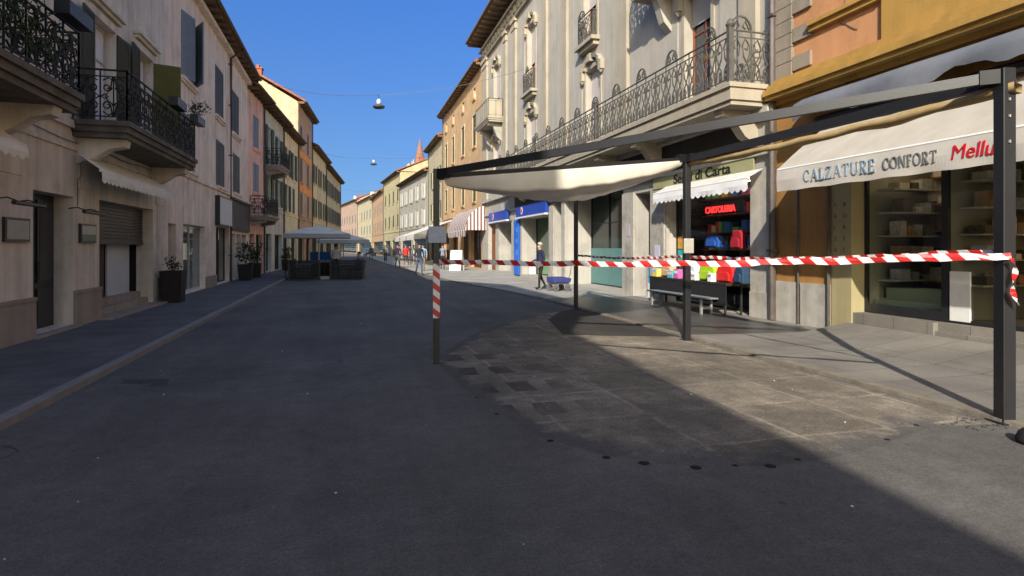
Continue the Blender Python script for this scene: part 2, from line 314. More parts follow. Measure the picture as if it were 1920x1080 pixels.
for k in (1.0, .86, 0): vs += [(cx_+(x-cx_)*(k if x < 5.4 else max(k,.97) if k else 0), cy_+(y-cy_)*k, .0006 if k == 1 and x < 5.4 else .004) for x, y in patch]
N_ = len(patch); o = MB().add(vs, [(r*N_+i, r*N_+(i+1)%N_, (r+1)*N_+(i+1)%N_, (r+1)*N_+i) for r in (0,1) for i in range(N_)]).build('deck_footprint_ground', M_PATCH); o['kind'] = 'structure'
at = o.data.attributes.new('wear', 'FLOAT', 'POINT')
for i in range(len(vs)): at.data[i].value = (0 if patch[i % N_][0] < 5.4 else .8) if i < N_ else 1.0
mb = MB()
for x, y, r in [(1.60,4.58,.035),(1.88,4.10,.04),(2.10,3.92,.05),(2.42,3.74,.05),(2.72,3.70,.025),(2.96,3.62,.05),(3.25,3.68,.03),(1.36,5.45,.03),(4.9,4.1,.03),(4.3,3.86,.03),(1.30,6.1,.025)]:
    mb.lathe((x, y, .003), [(r*.85, .0), (r*.6, .003), (r*.3, .003)], 10)
o = mb.build('anchor_holes', mat('rubber_black', (.01,.01,.01), .8)); tag(o, kind='stuff')
mb = MB()
for i in range(34):
    x = rnd.uniform(-3, 6); y = rnd.uniform(2.2, 14)
    r = rnd.uniform(.004, .011); mb.lathe((x, y, .0 if x < 1.2 else .005), [(r, 0), (r*.9, r*.6), (r*.3, r*.9)], 6)
o = mb.build('litter', mat('paper_bits', (.6,.58,.52), .9)); tag(o, kind='stuff')
M_PAVDK = slabs('dark_right_paving', (.075,.073,.07,1), (.09,.087,.082,1), (.05,.05,.048,1), 1.1, .6, .38)
M_ASPHDK = asphalt('dark_asphalt', (.05,.046,.042), (.09,.08,.065), .5)
sheet('dark_paving', [(5.83,9.25),(6.9,9.08),(8.2,9.0),(8.6,9.6),(8.3,10.6),(8.45,11.8),(8.2,13.2),(8.3,15.2),(7.9,16.6),(7.2,17.3),(6.4,16.6),(5.83,15.8)], .039, M_PAVDK)  # darker, smoother slabs over part of the pavement, darker asphalt beside them
sheet('dark_roadside', [(3.75,10.05),(4.4,9.72),(5.2,9.42),(5.67,9.25),(5.66,14.2),(5.0,13.6),(4.2,12.2)], .008, M_ASPHDK)
# ramp of pale stone in front of the shoe shop
MB().prism([(8.79,8.7,.03),(7.5,8.7,.03),(7.5,8.7,.045),(8.79,8.7,.22)], (0,-12,0)).build('shop_ramp_paving', M_PAVR)['kind'] = 'structure'

# ------------------------------------------------------------------ buildings
class Bld:
    """u runs along the street, v out of the facade towards the street, z up"""
    def __init__(s, name, label, a, s0, side, slope=0.0, cat='building', group=None):
        s.O = Vector((a, s0, 0)); L = math.hypot(1, slope); s.U = Vector((slope/L, 1/L, 0)); s.V = Vector((s.U.y, -s.U.x, 0)) * (1 if side == 'L' else -1)
        s.e = thing(name, label, cat, s.O, 0, group); s.side = side
    def P(s, u, v, z): return s.U*u + s.V*v + Vector((0, 0, z))
    def W(s, u, v, z): return s.O + s.P(u, v, z)
    def box(s, mb, u0, u1, v0, v1, z0, z1):
        P = s.P; return mb.hexa([P(u0,v0,z0),P(u1,v0,z0),P(u1,v1,z0),P(u0,v1,z0),P(u0,v0,z1),P(u1,v0,z1),P(u1,v1,z1),P(u0,v1,z1)])
    def rz(s): return math.atan2(s.V.x, -s.V.y)   # text facing out
    def part(s, name, mb, m, parent=None, **k): return mb.build(name, m, parent or s.e, **k)
    def wall(s, name, u0, u1, z0, z1, holes, m, depth=9, close=True, reveal=.28, parent=None):
        mb = MB(); P = s.P
        us = sorted({u0, u1, *[h[0] for h in holes], *[h[1] for h in holes]}); zs = sorted({z0, z1, *[h[2] for h in holes], *[h[3] for h in holes]})
        us = [u for u in us if u0 <= u <= u1]; zs = [z for z in zs if z0 <= z <= z1]
        for i in range(len(us)-1):
            for j in range(len(zs)-1):
                cu = (us[i]+us[i+1])/2; cz = (zs[j]+zs[j+1])/2
                if any(h[0] < cu < h[1] and h[2] < cz < h[3] for h in holes): continue
                mb.add([P(us[i],0,zs[j]),P(us[i+1],0,zs[j]),P(us[i+1],0,zs[j+1]),P(us[i],0,zs[j+1])], [(0,1,2,3)])
        for h in holes:
            d = h[4] if len(h) > 4 else reveal
            q = [(h[0],h[2]),(h[1],h[2]),(h[1],h[3]),(h[0],h[3])]
            for k in range(4):
                a, b = q[k], q[(k+1)%4]
                mb.add([P(a[0],0,a[1]),P(b[0],0,b[1]),P(b[0],-d,b[1]),P(a[0],-d,a[1])], [(0,1,2,3)])
        if close:
            for u in (u0, u1): mb.add([P(u,0,z0),P(u,-depth,z0),P(u,-depth,z1),P(u,0,z1)], [(0,1,2,3)])
            mb.add([P(u0,-depth,z0),P(u1,-depth,z0),P(u1,-depth,z1),P(u0,-depth,z1)], [(0,1,2,3)])
            mb.add([P(u0,0,z1),P(u1,0,z1),P(u1,-depth,z1),P(u0,-depth,z1)], [(0,1,2,3)])
        o = bpy.data.objects; me = bpy.data.meshes.new(name); me.from_pydata(mb.v, [], mb.f); me.materials.append(m)
        ob = o.new(name, me); COL.objects.link(ob); ob.parent = parent or s.e; return ob
    def gable(s, name, u0, u1, ze, depth, pitch, m, ov=.7, th=.16, soffit=None, hip=0, eov=.15):
        """pitched roof; ridge along the street; tiles, soffit with rafters"""
        P = s.P; t = math.tan(R(pitch)); h = depth/2*t; u0 -= eov; u1 += eov; mb = MB()
        f = [(ov, ze - ov*t*.35), (-depth/2, ze + h + .25)]
        mb.hexa([P(u0,ov,ze-.10),P(u1,ov,ze-.10),P(u1-hip,-depth/2,ze+h),P(u0+hip,-depth/2,ze+h),P(u0,ov,ze-.10+th),P(u1,ov,ze-.10+th),P(u1-hip,-depth/2,ze+h+th),P(u0+hip,-depth/2,ze+h+th)])
        mb.hexa([P(u0,-depth-.4,ze-.1),P(u1,-depth-.4,ze-.1),P(u1-hip,-depth/2,ze+h),P(u0+hip,-depth/2,ze+h),P(u0,-depth-.4,ze+.06),P(u1,-depth-.4,ze+.06),P(u1-hip,-depth/2,ze+h+th),P(u0+hip,-depth/2,ze+h+th)])
        r = mb.build(name, m, s.e)
        if soffit:
            sb = MB(); n = max(2, int((u1-u0)/.75))
            for k in range(n+1):
                u = u0+.05+(u1-u0-.1)*k/n; s.box(sb, u-.05, u+.05, .0, ov-.06, ze-.27, ze-.14)
            s.box(sb, u0, u1, 0, ov-.02, ze-.14, ze-.105)
            sb.tube([P(u0, ov+.05, ze-.06), P(u1, ov+.05, ze-.06)], .07, 6)
            sb.build('eaves', soffit, s.e)
        return r
    def gable_end(s, u, ze, depth, pitch, m):
        t = math.tan(R(pitch)); P = s.P
        MB().prism([P(u,0,ze-.1),P(u,-depth,ze-.1),P(u,-depth/2,ze+depth/2*t)], s.U*.05).build('gable_wall', m, s.e)
    def shutter(s, parent, m, hu, v, z0, z1, wd, ang, name='shutter', slats=True):
        """leaf hinged at hu, extends wd in the direction turned by ang from the facade line (0 = +u, 90 = straight out, 180 = -u)"""
        d = s.U*math.cos(R(ang)) + s.V*math.sin(R(ang)); nrm = d.cross(Vector((0,0,1))).normalized()
        base = s.P(hu, v, 0); mb = MB(); th = .035
        def bx(a0, a1, zz0, zz1, t0=-.5, t1=.5):
            c = [base + d*a0 + nrm*th*t0, base + d*a1 + nrm*th*t0, base + d*a1 + nrm*th*t1, base + d*a0 + nrm*th*t1]
            mb.hexa([p + Vector((0,0,zz0)) for p in c] + [p + Vector((0,0,zz1)) for p in c])
        fw = .06
        bx(0, fw, z0, z1); bx(wd-fw, wd, z0, z1); bx(fw, wd-fw, z0, z0+.1); bx(fw, wd-fw, z1-.08, z1)
        zm = (z0+z1)/2; bx(fw, wd-fw, zm-.04, zm+.04)
        bx(fw, wd-fw, z0+.1, z1-.08, -.12, .12)
        if slats:
            z = z0+.13
            while z < z1-.11:
                if abs(z-zm) > .05: bx(fw, wd-fw, z, z+.028, -.38, .38)
                z += .065
        return mb.build(name, m, parent)
    def window(s, u0, u1, z0, z1, fm=None, depth=.2, sill=None, surround=None, shut=None, sm=None, bars=1, pane=None, slats=True, name='window', sillproj=.12, head=None, blind=0, blind_m=None):
        fm = fm or M_WHITEP; P = s.P; f = MB(); fw = .06; v0 = -depth; v1 = -depth+.05
        s.box(f,u0,u0+fw,v0,v1,z0,z1); s.box(f,u1-fw,u1,v0,v1,z0,z1); s.box(f,u0+fw,u1-fw,v0,v1,z0,z0+fw*1.2); s.box(f,u0+fw,u1-fw,v0,v1,z1-fw,z1)
        for k in range(1, bars+1):
            u = u0+(u1-u0)*k/(bars+1); s.box(f,u-.035,u+.035,v0,v1+.004,z0+fw*1.2,z1-fw)
        zt = z0+(z1-z0)*.68; s.box(f,u0+fw,u1-fw,v0,v1-.004,zt-.02,zt+.02)
        w_ = f.build(name, fm, s.e)
        MB().add([P(u0,v0+.015,z0),P(u1,v0+.015,z0),P(u1,v0+.015,z1),P(u0,v0+.015,z1)],[(0,1,2,3)]).build('pane', pane or M_GLASS, w_)
        if blind:
            b = MB(); zz = z1
            while zz > z1-(z1-z0)*blind: s.box(b,u0+.02,u1-.02,v1+.012,v1+.03,zz-.048,zz-.004); zz -= .05
            b.build('blind', blind_m or M_GREYSH, w_)
        if sill:
            b = MB(); s.box(b,u0-.12,u1+.12,-depth,sillproj,z0-.1,z0-.003); s.box(b,u0-.08,u1+.08,.002,sillproj*.6,z0-.18,z0-.1); b.build('sill', sill, w_)
        if surround:
            b = MB(); t = .14; s.box(b,u0-t,u0-.003,.002,.04,z0,z1); s.box(b,u1+.003,u1+t,.002,.04,z0,z1); s.box(b,u0-t,u1+t,.002,.045,z1+.003,z1+t*1.2); b.build('surround', surround, w_)
        if head:
            b = MB(); s.box(b,u0-.22,u1+.22,.002,.10,z1+.22,z1+.30); s.box(b,u0-.28,u1+.28,.002,.17,z1+.30,z1+.37); b.build('head_moulding', head, w_)
        wd = (u1-u0)/2
        if shut == 'closed':
            s.shutter(w_, sm, u0, -.03, z0+.02, z1-.02, wd-.01, 0, slats=slats); s.shutter(w_, sm, u1, -.03, z0+.02, z1-.02, wd-.01, 180, slats=slats)
        elif shut == 'open':
            s.shutter(w_, sm, u0-.01, .06, z0+.02, z1-.02, wd, 178, slats=slats); s.shutter(w_, sm, u1+.01, .06, z0+.02, z1-.02, wd, 2, slats=slats)
        elif shut == 'ajar':
            s.shutter(w_, sm, u0, .0, z0+.02, z1-.02, wd, 14, slats=slats); s.shutter(w_, sm, u1, .0, z0+.02, z1-.02, wd, 150, slats=slats)
        return w_
    def shopfront(s, u0, u1, z0, z1, depth=.3, fm=None, n=2, room=2.2, roomm=None, glass=None, base=.0, basem=None, goods=True, door=None, name='shop_window'):
        """frame, real glass, and a room behind with shelves of goods"""
        fm = fm or M_STEEL; f = MB(); fw = .055; v0 = -depth; v1 = v0+.06
        s.box(f,u0,u0+fw,v0,v1,z0,z1); s.box(f,u1-fw,u1,v0,v1,z0,z1); s.box(f,u0+fw,u1-fw,v0,v1,z1-fw,z1); s.box(f,u0+fw,u1-fw,v0,v1,z0,z0+fw+base)
        for k in range(1, n):
            u = u0+(u1-u0)*k/n; s.box(f,u-fw/2,u+fw/2,v0,v1,z0+fw+base,z1-fw)
        w_ = f.build(name, fm, s.e); P = s.P
        MB().add([P(u0,v0+.03,z0),P(u1,v0+.03,z0),P(u1,v0+.03,z1),P(u0,v0+.03,z1)],[(0,1,2,3)]).build('pane', glass or glass_shop(), w_)
        b = MB(); vb = v0-room; e = .004
        for q in ([(u0-e,vb,z0),(u1+e,vb,z0),(u1+e,vb,z1),(u0-e,vb,z1)], [(u0-e,v0,z0-e),(u1+e,v0,z0-e),(u1+e,vb,z0-e),(u0-e,vb,z0-e)], [(u0-e,v0,z1+e),(u1+e,v0,z1+e),(u1+e,vb,z1+e),(u0-e,vb,z1+e)],
                  [(u0-e,v0,z0),(u0-e,vb,z0),(u0-e,vb,z1),(u0-e,v0,z1)], [(u1+e,v0,z0),(u1+e,vb,z0),(u1+e,vb,z1),(u1+e,v0,z1)]):
            b.add([P(*p) for p in q], [(0,1,2,3)])
        b.build('shop_interior', roomm or M_ROOM, w_)
        if goods:
            sh = MB(); gd = [MB() for _ in range(len(goods) if isinstance(goods, (list, tuple)) else 4)]
            zz = z0+.5
            while zz < z1-.35:
                s.box(sh,u0+.1,u1-.1,vb+.02,vb+.4,zz,zz+.03); u = u0+.15
                while u < u1-.3:
                    wdt = rnd.uniform(.1,.3); hh = rnd.uniform(.08,.3); s.box(rnd.choice(gd),u,u+wdt,vb+.05,vb+.35,zz+.032,zz+.032+hh); u += wdt+rnd.uniform(.02,.2)
                zz += .48
            sh.build('shelf', M_BROWN, w_)
            for g, c in zip(gd, goods if isinstance(goods, (list, tuple)) else [(.5,.48,.44),(.12,.1,.09),(.35,.2,.1),(.2,.22,.25)]):
                if g.v: g.build('goods', mat('goods_%02d%02d%02d' % tuple(int(99*x) for x in c), c, .6, .3, 14), w_)
        return w_

def rail(b, parent, u0, u1, v, z0, h, m, style, ends=(True, True), vw=0.0, r=.015):
    """wrought iron railing: scrolls between posts"""
    mb = MB(); P = b.P
    def run(A, B):
        A = Vector(A); B = Vector(B); L = (B-A).length; d = (B-A)/L; n = max(1, round(L/.52)); w_ = L/n; Z = Vector((0,0,1))
        mb.tube([A+Z*h, B+Z*h], .022, 5); mb.tube([A+Z*.08, B+Z*.08], .015, 4); mb.tube([A+Z*(h-.13), B+Z*(h-.13)], r, 4)
        for k in range(n+1):
            mb.tube([A+d*(w_*k), A+d*(w_*k)+Z*h], .016, 4)
        for k in range(n):
            o = A + d*(w_*k)
            def q(x, y): return o + d*(x*w_) + Z*(.08+y*(h-.21))
            if style == 'scroll':
                for sx in (1, -1):
                    X = lambda x: .5 + sx*x
                    for cy, rad, st in ((.27, .20, 1), (.73, .17, -1)):
                        pts = []
                        for i in range(15):
                            a = i/14*2*math.pi*1.25; rr = rad*(1-.72*i/14)
                            pts.append(q(X(.24 - rr*math.cos(a)*1.05), cy + st*rr*math.sin(a)*.62))
                        mb.tube(pts, r, 4, False)
                    mb.tube([q(X(.04), .0), q(X(.10), .25), q(X(.30), .5), q(X(.10), .75), q(X(.04), 1)], r, 4, False)
                    mb.tube([q(X(.47), .5), q(X(.33), .56), q(X(.2), .5), q(X(.33), .44), q(X(.47), .5)], r, 4, False)
                mb.tube([q(.5, 0), q(.5, 1)], r, 4, False)
                mb.tube([q(.1,.12),q(.3,.03),q(.5,.1),q(.7,.03),q(.9,.12)], r, 4, False); mb.tube([q(.1,.9),q(.3,.97),q(.5,.9),q(.7,.97),q(.9,.9)], r, 4, False)
            elif style == 'liberty':
                for sx in (1, -1):
                    X = lambda x: .5 + sx*x
                    mb.tube([q(X(.45), 0), q(X(.38), .3), q(X(.12), .55), q(X(.06), .8), q(X(.2), .97), q(X(.36), .85), q(X(.3), .7), q(X(.18), .74)], r*1.2, 4, False)
                    mb.tube([q(X(.06), 0), q(X(.1), .25), q(X(.3), .42), q(X(.42), .62), q(X(.4), .85)], r, 4, False)
                    mb.tube([q(X(.2), .02), q(X(.26), .14), q(X(.18), .24), q(X(.1), .15), q(X(.2), .02)], r*1.3, 4, False)
                if k % 3 == 1:
                    mb.tube([q(0, 1.14)] + [q(.5-.5*math.cos(a*math.pi/8), 1.16+.34*math.sin(a*math.pi/8)) for a in range(1, 8)] + [q(1, 1.14)], r*1.6, 4, False)
                    for sx in (1, -1): mb.tube([q(.5+sx*.4, 1.18), q(.5+sx*.2, 1.4), q(.5+sx*.08, 1.25), q(.5+sx*.22, 1.2)], r*1.4, 4, False)
            else:
                for x in (.2, .4, .6, .8): mb.tube([q(x, 0), q(x, 1)], .008, 4, False)
    run(P(u0,v,z0), P(u1,v,z0))
    if ends[0]: run(P(u0,.03,z0), P(u0,v,z0))
    if ends[1]: run(P(u1,.03,z0), P(u1,v,z0))
    return mb.build('railing', m, parent)
def balcony(b, u0, u1, v, z0, z1, m, rm, style, h=.95, brackets=(), bm_=None, ends=(True, True), bh=.4):
    mb = MB(); b.box(mb,u0,u1,.002,v,z1-.10,z1); b.box(mb,u0+.04,u1-.04,.002,v-.05,z0+.10,z1-.10); b.box(mb,u0+.09,u1-.09,.002,v-.1,z0,z0+.10)
    s_ = mb.build('balcony', m, b.e)
    for u in brackets:
        k = MB(); P = b.P
        prof = [P(u-.14,.003,z0-.002),P(u-.14,v*.85,z0-.002),P(u-.14,v*.82,z0-.14),P(u-.14,v*.55,z0-.2),P(u-.14,v*.3,z0-bh*.75),P(u-.14,.003,z0-bh)]
        k.prism(prof, b.U*.28); k.build('bracket', bm_ or m, s_)
    rail(b, s_, u0+.06, u1-.06, v-.07, z1, h, rm, style, ends)
    return s_

# ================================================================== LEFT SIDE
P_BEIGE = plaster('beige_stone_plaster', 184, 173, 158, k=1.5)
P_GREYB = plaster('pale_grey_plaster', 190, 181, 168, k=1.4)
P_PINKB = plaster('pinkish_plaster', 206, 188, 172, k=1.5)
P_SALM = plaster('salmon_plaster', 208, 168, 152, k=1.45)
P_GREEN = plaster('grey_green_plaster', 184, 182, 168, k=1.45)
P_YEL = plaster('ochre_plaster', 214, 200, 164, k=1.4)
P_ORANGE = plaster('orange_plaster', 222, 150, 84, k=1.35)
P_ORANGE_D = plaster('warm_ochre_plaster', 208, 188, 146, k=1.4)
P_CREAM = plaster('cream_plaster', 228, 215, 180)

# ---- first house
b = Bld('balcony_house', 'grey beige house at the left edge with two ironwork balconies, garage shutter and stone plinth', -5.1, 0, 'L')
L1 = b
b.wall('ground_floor_wall', -26, 18.95, 0, 3.95, [(7.6,9.6,.1,2.6,.35),(11.6,13.08,.12,2.56,.4),(14.3,17.83,.1,2.6,.4)], P_BEIGE)
b.wall('wall', -26, 18.95, 3.95, 9.3, [(8.3,9.4,4.06,6.4,.22),(13.9,15.1,4.06,6.4,.22),(16.6,17.7,4.06,6.55,.22)], P_GREYB, close=True)
# low near eaves and a taller block, unseen, shaped for their shadow on the street
m_ = MB(); P = b.P
m_.hexa([P(-26,.6,7.9),P(-6.72,.6,10.3),P(-6.72,-9,11.5),P(-26,-9,9.5),P(-26,.6,8.1),P(-6.72,.6,10.45),P(-6.72,-9,14),P(-26,-9,12)])
m_.hexa([P(12,.6,9.9),P(18.95,.6,10.0),P(18.95,-9,12.5),P(12,-9,12.5),P(12,.6,10.1),P(18.95,.6,10.2),P(18.95,-9,14),P(12,-9,14)])
m_.build('roof', M_TILE, b.e)
m_ = MB()
m_.hexa([P(-6.7,.6,9.31),P(2.0,.6,9.31),P(2.0,-9,9.31),P(-6.7,-9,9.31),P(-6.7,.6,13.3),P(2.0,.6,13.3),P(2.0,-9,15),P(-6.7,-9,15)])
m_.hexa([P(2.0,.6,9.31),P(12,.6,9.31),P(12,-9,9.31),P(2.0,-9,9.31),P(2.0,.6,13.3),P(12,.6,10.2),P(12,-9,10.6),P(2.0,-9,15)])
m_.build('shadow_caster_block', P_GREYB, b.e)
m_ = MB(); b.box(m_, 12, 18.95, .0, .45, 9.55, 9.9); b.box(m_, 12, 18.95, .0, .25, 9.3, 9.55); m_.build('eaves', M_SOFFIT, b.e)
for u0, u1 in [(-5,7.6),(9.6,11.6),(13.08,14.3),(17.83,18.95)]:
    m_ = MB(); b.box(m_, u0, u1, .002, .05, 0, .70); b.box(m_, u0, u1, .002, .065, .70, .76); m_.build('plinth', M_STONEB, b.e)
m_ = MB(); b.box(m_, -5, 18.95, .003, .07, 3.86, 4.0); b.box(m_, -5, 18.95, .003, .035, 3.45, 3.52)
for u in (10.35, 13.6, 14.05, 18.2): b.box(m_, u-.012, u+.012, .002, .012, .76, 3.45)
for u0, u1 in [(9.9,11.2),(13.3,14.0),(18.05,18.75)]: b.box(m_, u0, u1, .002, .02, 2.75, 3.3)
m_.build('string_course', P_BEIGE, b.e)
m_ = MB(); m_.tube([P(-2,.03,3.62)]+[P(u,.03,3.62-.03*math.sin(u*2.1)) for u in [x*.7 for x in range(0,27)]],.009,4); m_.tube([P(13.35,.03,3.6),P(13.35,.03,3.0),P(13.2,.03,2.9),P(13.2,.03,2.4)],.008,4); m_.build('facade_cable', M_IRON2, b.e)
# entrance door
m_ = MB(); b.box(m_, 11.6,12.34,-.36,-.31,.12,2.56); b.box(m_, 12.34,13.08,-.37,-.32,.12,2.56)
for u in (11.68,12.42):
    for z0, z1 in ((.25,.85),(.95,2.45)): b.box(m_, u,u+.58,-.33,-.29,z0,z1)
d = m_.build('door', M_STEEL, b.e)
m_ = MB(); b.box(m_, 11.74,12.2,-.289,-.285,1.0,2.4); b.box(m_, 12.48,12.94,-.289,-.285,1.0,2.4); m_.build('pane', M_GLASS, d)
m_ = MB(); m_.tube([P(12.28,-.27,1.05),P(12.28,-.22,1.05),P(12.28,-.22,1.35),P(12.28,-.27,1.35)], .012, 6); m_.build('handle', M_IRON2, d)
m_ = MB(); b.box(m_, 11.5,13.2,-.4,.12,0,.118); m_.build('step', M_STONEB, b.e)
# garage-like shop opening
m_ = MB(); z = 2.6
while z > 1.72: b.box(m_, 14.3,17.83,-.28,-.25,z-.075,z-.004); z -= .08
b.box(m_, 14.3,17.83,-.29,-.23,1.66,1.73); m_.build('roller_shutter', mat('shutter_steel', (.07,.066,.062), .5, .2, 6, metal=.3), b.e)
m_ = MB()
for q in ([(14.3,-2.2,.1),(17.83,-2.2,.1),(17.83,-2.2,2.6),(14.3,-2.2,2.6)],[(14.3,-.4,2.603),(17.83,-.4,2.603),(17.83,-2.2,2.603),(14.3,-2.2,2.603)],[(14.3,-.4,.1),(14.3,-2.2,.1),(14.3,-2.2,2.6),(14.3,-.4,2.6)],[(17.83,-.4,.1),(17.83,-2.2,.1),(17.83,-2.2,2.6),(17.83,-.4,2.6)],[(14.3,-.4,.1),(17.83,-.4,.1),(17.83,-2.2,.1),(14.3,-2.2,.1)]): m_.add([P(*p) for p in q],[(0,1,2,3)])
m_.build('entrance_hall', M_DARK, b.e)
m_ = MB(); b.box(m_, 16.05,17.5,-.5,-.46,.42,1.85); m_.build('door_panel', mat('white_board', (.55,.57,.60), .5, .04, 3), b.e)
m_ = MB(); b.box(m_, 15.55,15.98,-.56,-.5,.42,2.3); m_.build('door_leaf', mat('dark_red_wood', (.075,.035,.025), .6, .2, 9), b.e)
m_ = MB(); b.box(m_, 14.1,18.0,-.4,.32,0,.115); b.box(m_, 14.3,17.83,-.6,-.12,.115,.26); b.box(m_, 14.3,17.83,-.9,-.3,.26,.42); m_.build('step', M_STONEB, b.e)
# french windows over the balconies
sh = dict(sm=M_OLIVED)
for u0, u1, z1 in [(8.3,9.4,6.4),(13.9,15.1,6.4),(16.6,17.7,6.55)]:
    w_ = b.window(u0,u1,4.06,z1, depth=.2, fm=mat('cream_frame', (.5,.44,.38), .6, .06, 6), pane=mat('curtained_glass', (.78,.78,.84), .25, .1, 2.5), bars=1, surround=P_GREYB, head=P_GREYB)
    b.shutter(w_, M_OLIVED, u0-.02, .06, 4.1, z1-.03, .62 if u0 > 13 else .5, 176); 
    if u0 != 16.6: b.shutter(w_, M_OLIVED, u1+.02, .06, 4.1, z1-.03, .62, 4)
    else: b.shutter(w_, M_OLIVE, u1+.02, .02, 4.1, z1-.03, .66, 72)
for u0, u1, br in [(6.6,10.95,(7.3,10.4)),(12.94,18.25,(13.35,17.75))]:
    balcony(b, u0, u1, 1.0, 3.72, 4.04, mat('weathered_slab', srgb(112,106,96), .9, .25, 2, .3, 25, streak=.25, stain=srgb(60,56,50), stain_amt=.7, stain_scale=1.2), M_IRON, 'scroll', .98, br, P_BEIGE, bh=.5)
# ---- second house
b = Bld('pink_house', 'pinkish beige house with grey blue shutters and a drainpipe beside the balcony house', -5.1, 18.95, 'L'); P = b.P
E = 14.25
b.wall('ground_floor_wall', 0, E, 0, 3.9, [(.25,1.05,.05,2.3,.3),(1.85,4.84,.12,2.34,.25),(6.62,9.3,.12,2.42,.25),(9.75,10.7,.1,2.2,.3),(11.0,12.2,.1,2.2,.3),(12.4,13.7,.1,2.2,.3)], P_PINKB)
HW = [(1.6,3.3,7.0,9.1),(6.45,8.1,6.85,8.85),(9.8,11.7,6.8,8.75),(1.6,3.3,4.1,5.9),(6.6,8.3,4.05,5.9),(10.1,11.9,4.1,5.9)]
b.wall('wall', 0, E, 3.9, 10.2, [(*h, .2) for h in HW], P_PINKB)
for i, h in enumerate(HW):
    b.window(*h, sill=P_PINKB, shut='ajar' if i == 0 else 'closed', sm=M_BLUEG if i in (0,) else M_GREYSH, surround=None)
b.gable('roof', 0, E, 10.45, 9, 22, M_TILE, .55, soffit=M_SOFFIT)
m_ = MB(); b.box(m_, 0, E, .002, .06, 3.86, 3.98); b.box(m_, 0, E, .002, .22, 10.0, 10.16); m_.build('string_course', P_PINKB, b.e)
for u0, u1 in ((1.06,1.84),(4.85,6.61),(9.31,9.74)): m_ = MB(); b.box(m_,u0,u1,.002,.05,0,.5); m_.build('plinth', M_STONEB, b.e)
m_ = MB(); m_.tube([P(9.2,.09,0),P(9.2,.09,9.9),P(9.2,.6,10.3)], .055, 7)
for z in (1.2,3.4,5.6,7.8,9.6): b.box(m_,9.12,9.28,.0,.15,z,z+.04)
m_.build('drainpipe', mat('copper_brown_pipe', (.10,.07,.055), .5, .2, 5, metal=.3), b.e)
m_ = MB(); b.box(m_,.25,1.05,-.29,-.24,.05,2.3); b.box(m_,.35,.95,-.24,-.22,.2,1.0); b.box(m_,.35,.95,-.24,-.22,1.15,2.15); m_.build('door', M_STEEL, b.e)
PALE = [(.75,.74,.72),(.6,.6,.58),(.35,.36,.36),(.8,.8,.8)]
b.shopfront(1.85,4.84,.12,2.34,.24,n=2,fm=mat('pale_alu', (.45,.43,.40), .4, .05, 4),room=1.4,roomm=mat('pale_room', (.55,.55,.52), .9, .08, 2),goods=PALE)
b.shopfront(6.62,9.3,.12,2.42,.24,n=2,room=1.4,goods=PALE)
b.shopfront(9.75,10.7,.1,2.2,.28,n=1,room=1.6,goods=[(.8,.6,.3),(.8,.8,.75),(.5,.3,.15),(.1,.1,.1)])
for u0, u1 in ((11.0,12.2),(12.4,13.7)):
    m_ = MB(); b.box(m_,u0,u1,-.29,-.25,.1,2.2); b.box(m_,u0+.08,(u0+u1)/2-.02,-.25,-.23,.25,2.1); b.box(m_,(u0+u1)/2+.02,u1-.08,-.25,-.23,.25,2.1); m_.build('door', M_STEEL, b.e)
m_ = MB(); b.box(m_,9.45,E,.002,.10,2.35,3.7); b.box(m_,9.45,E,.002,.2,3.7,3.8); m_.build('shop_fascia', mat('brown_grey_panel', (.10,.085,.075), .7, .2, 4), b.e)
# sign over the second shop: blank white panel in the photo
t = thing('shop_sign', 'white projecting panel sign over the second shop window of the pink house', 'sign', b.W(7.85,.0,2.5))
m_ = MB(); o_ = b.P(7.85,0,2.5)
def rel(bb, mb, o_): mb.v = [tuple(Vector(v)-o_) for v in mb.v]; return mb
b.box(m_,6.5,9.1,.005,.16,2.52,3.6); rel(b,m_,o_).build('panel', mat('white_sign', (.62,.61,.62), .5, .04, 3), t)
m_ = MB(); b.box(m_,6.45,6.5,.005,.18,2.48,3.64); b.box(m_,9.1,9.15,.005,.18,2.48,3.64); b.box(m_,6.5,9.1,.005,.18,3.6,3.65); b.box(m_,6.5,9.1,.005,.18,2.47,2.52); rel(b,m_,o_).build('frame', M_STEEL, t)

FAR_GLASS = glass_shop('dusty_shop_glass', (.6, .62, .6), .16)
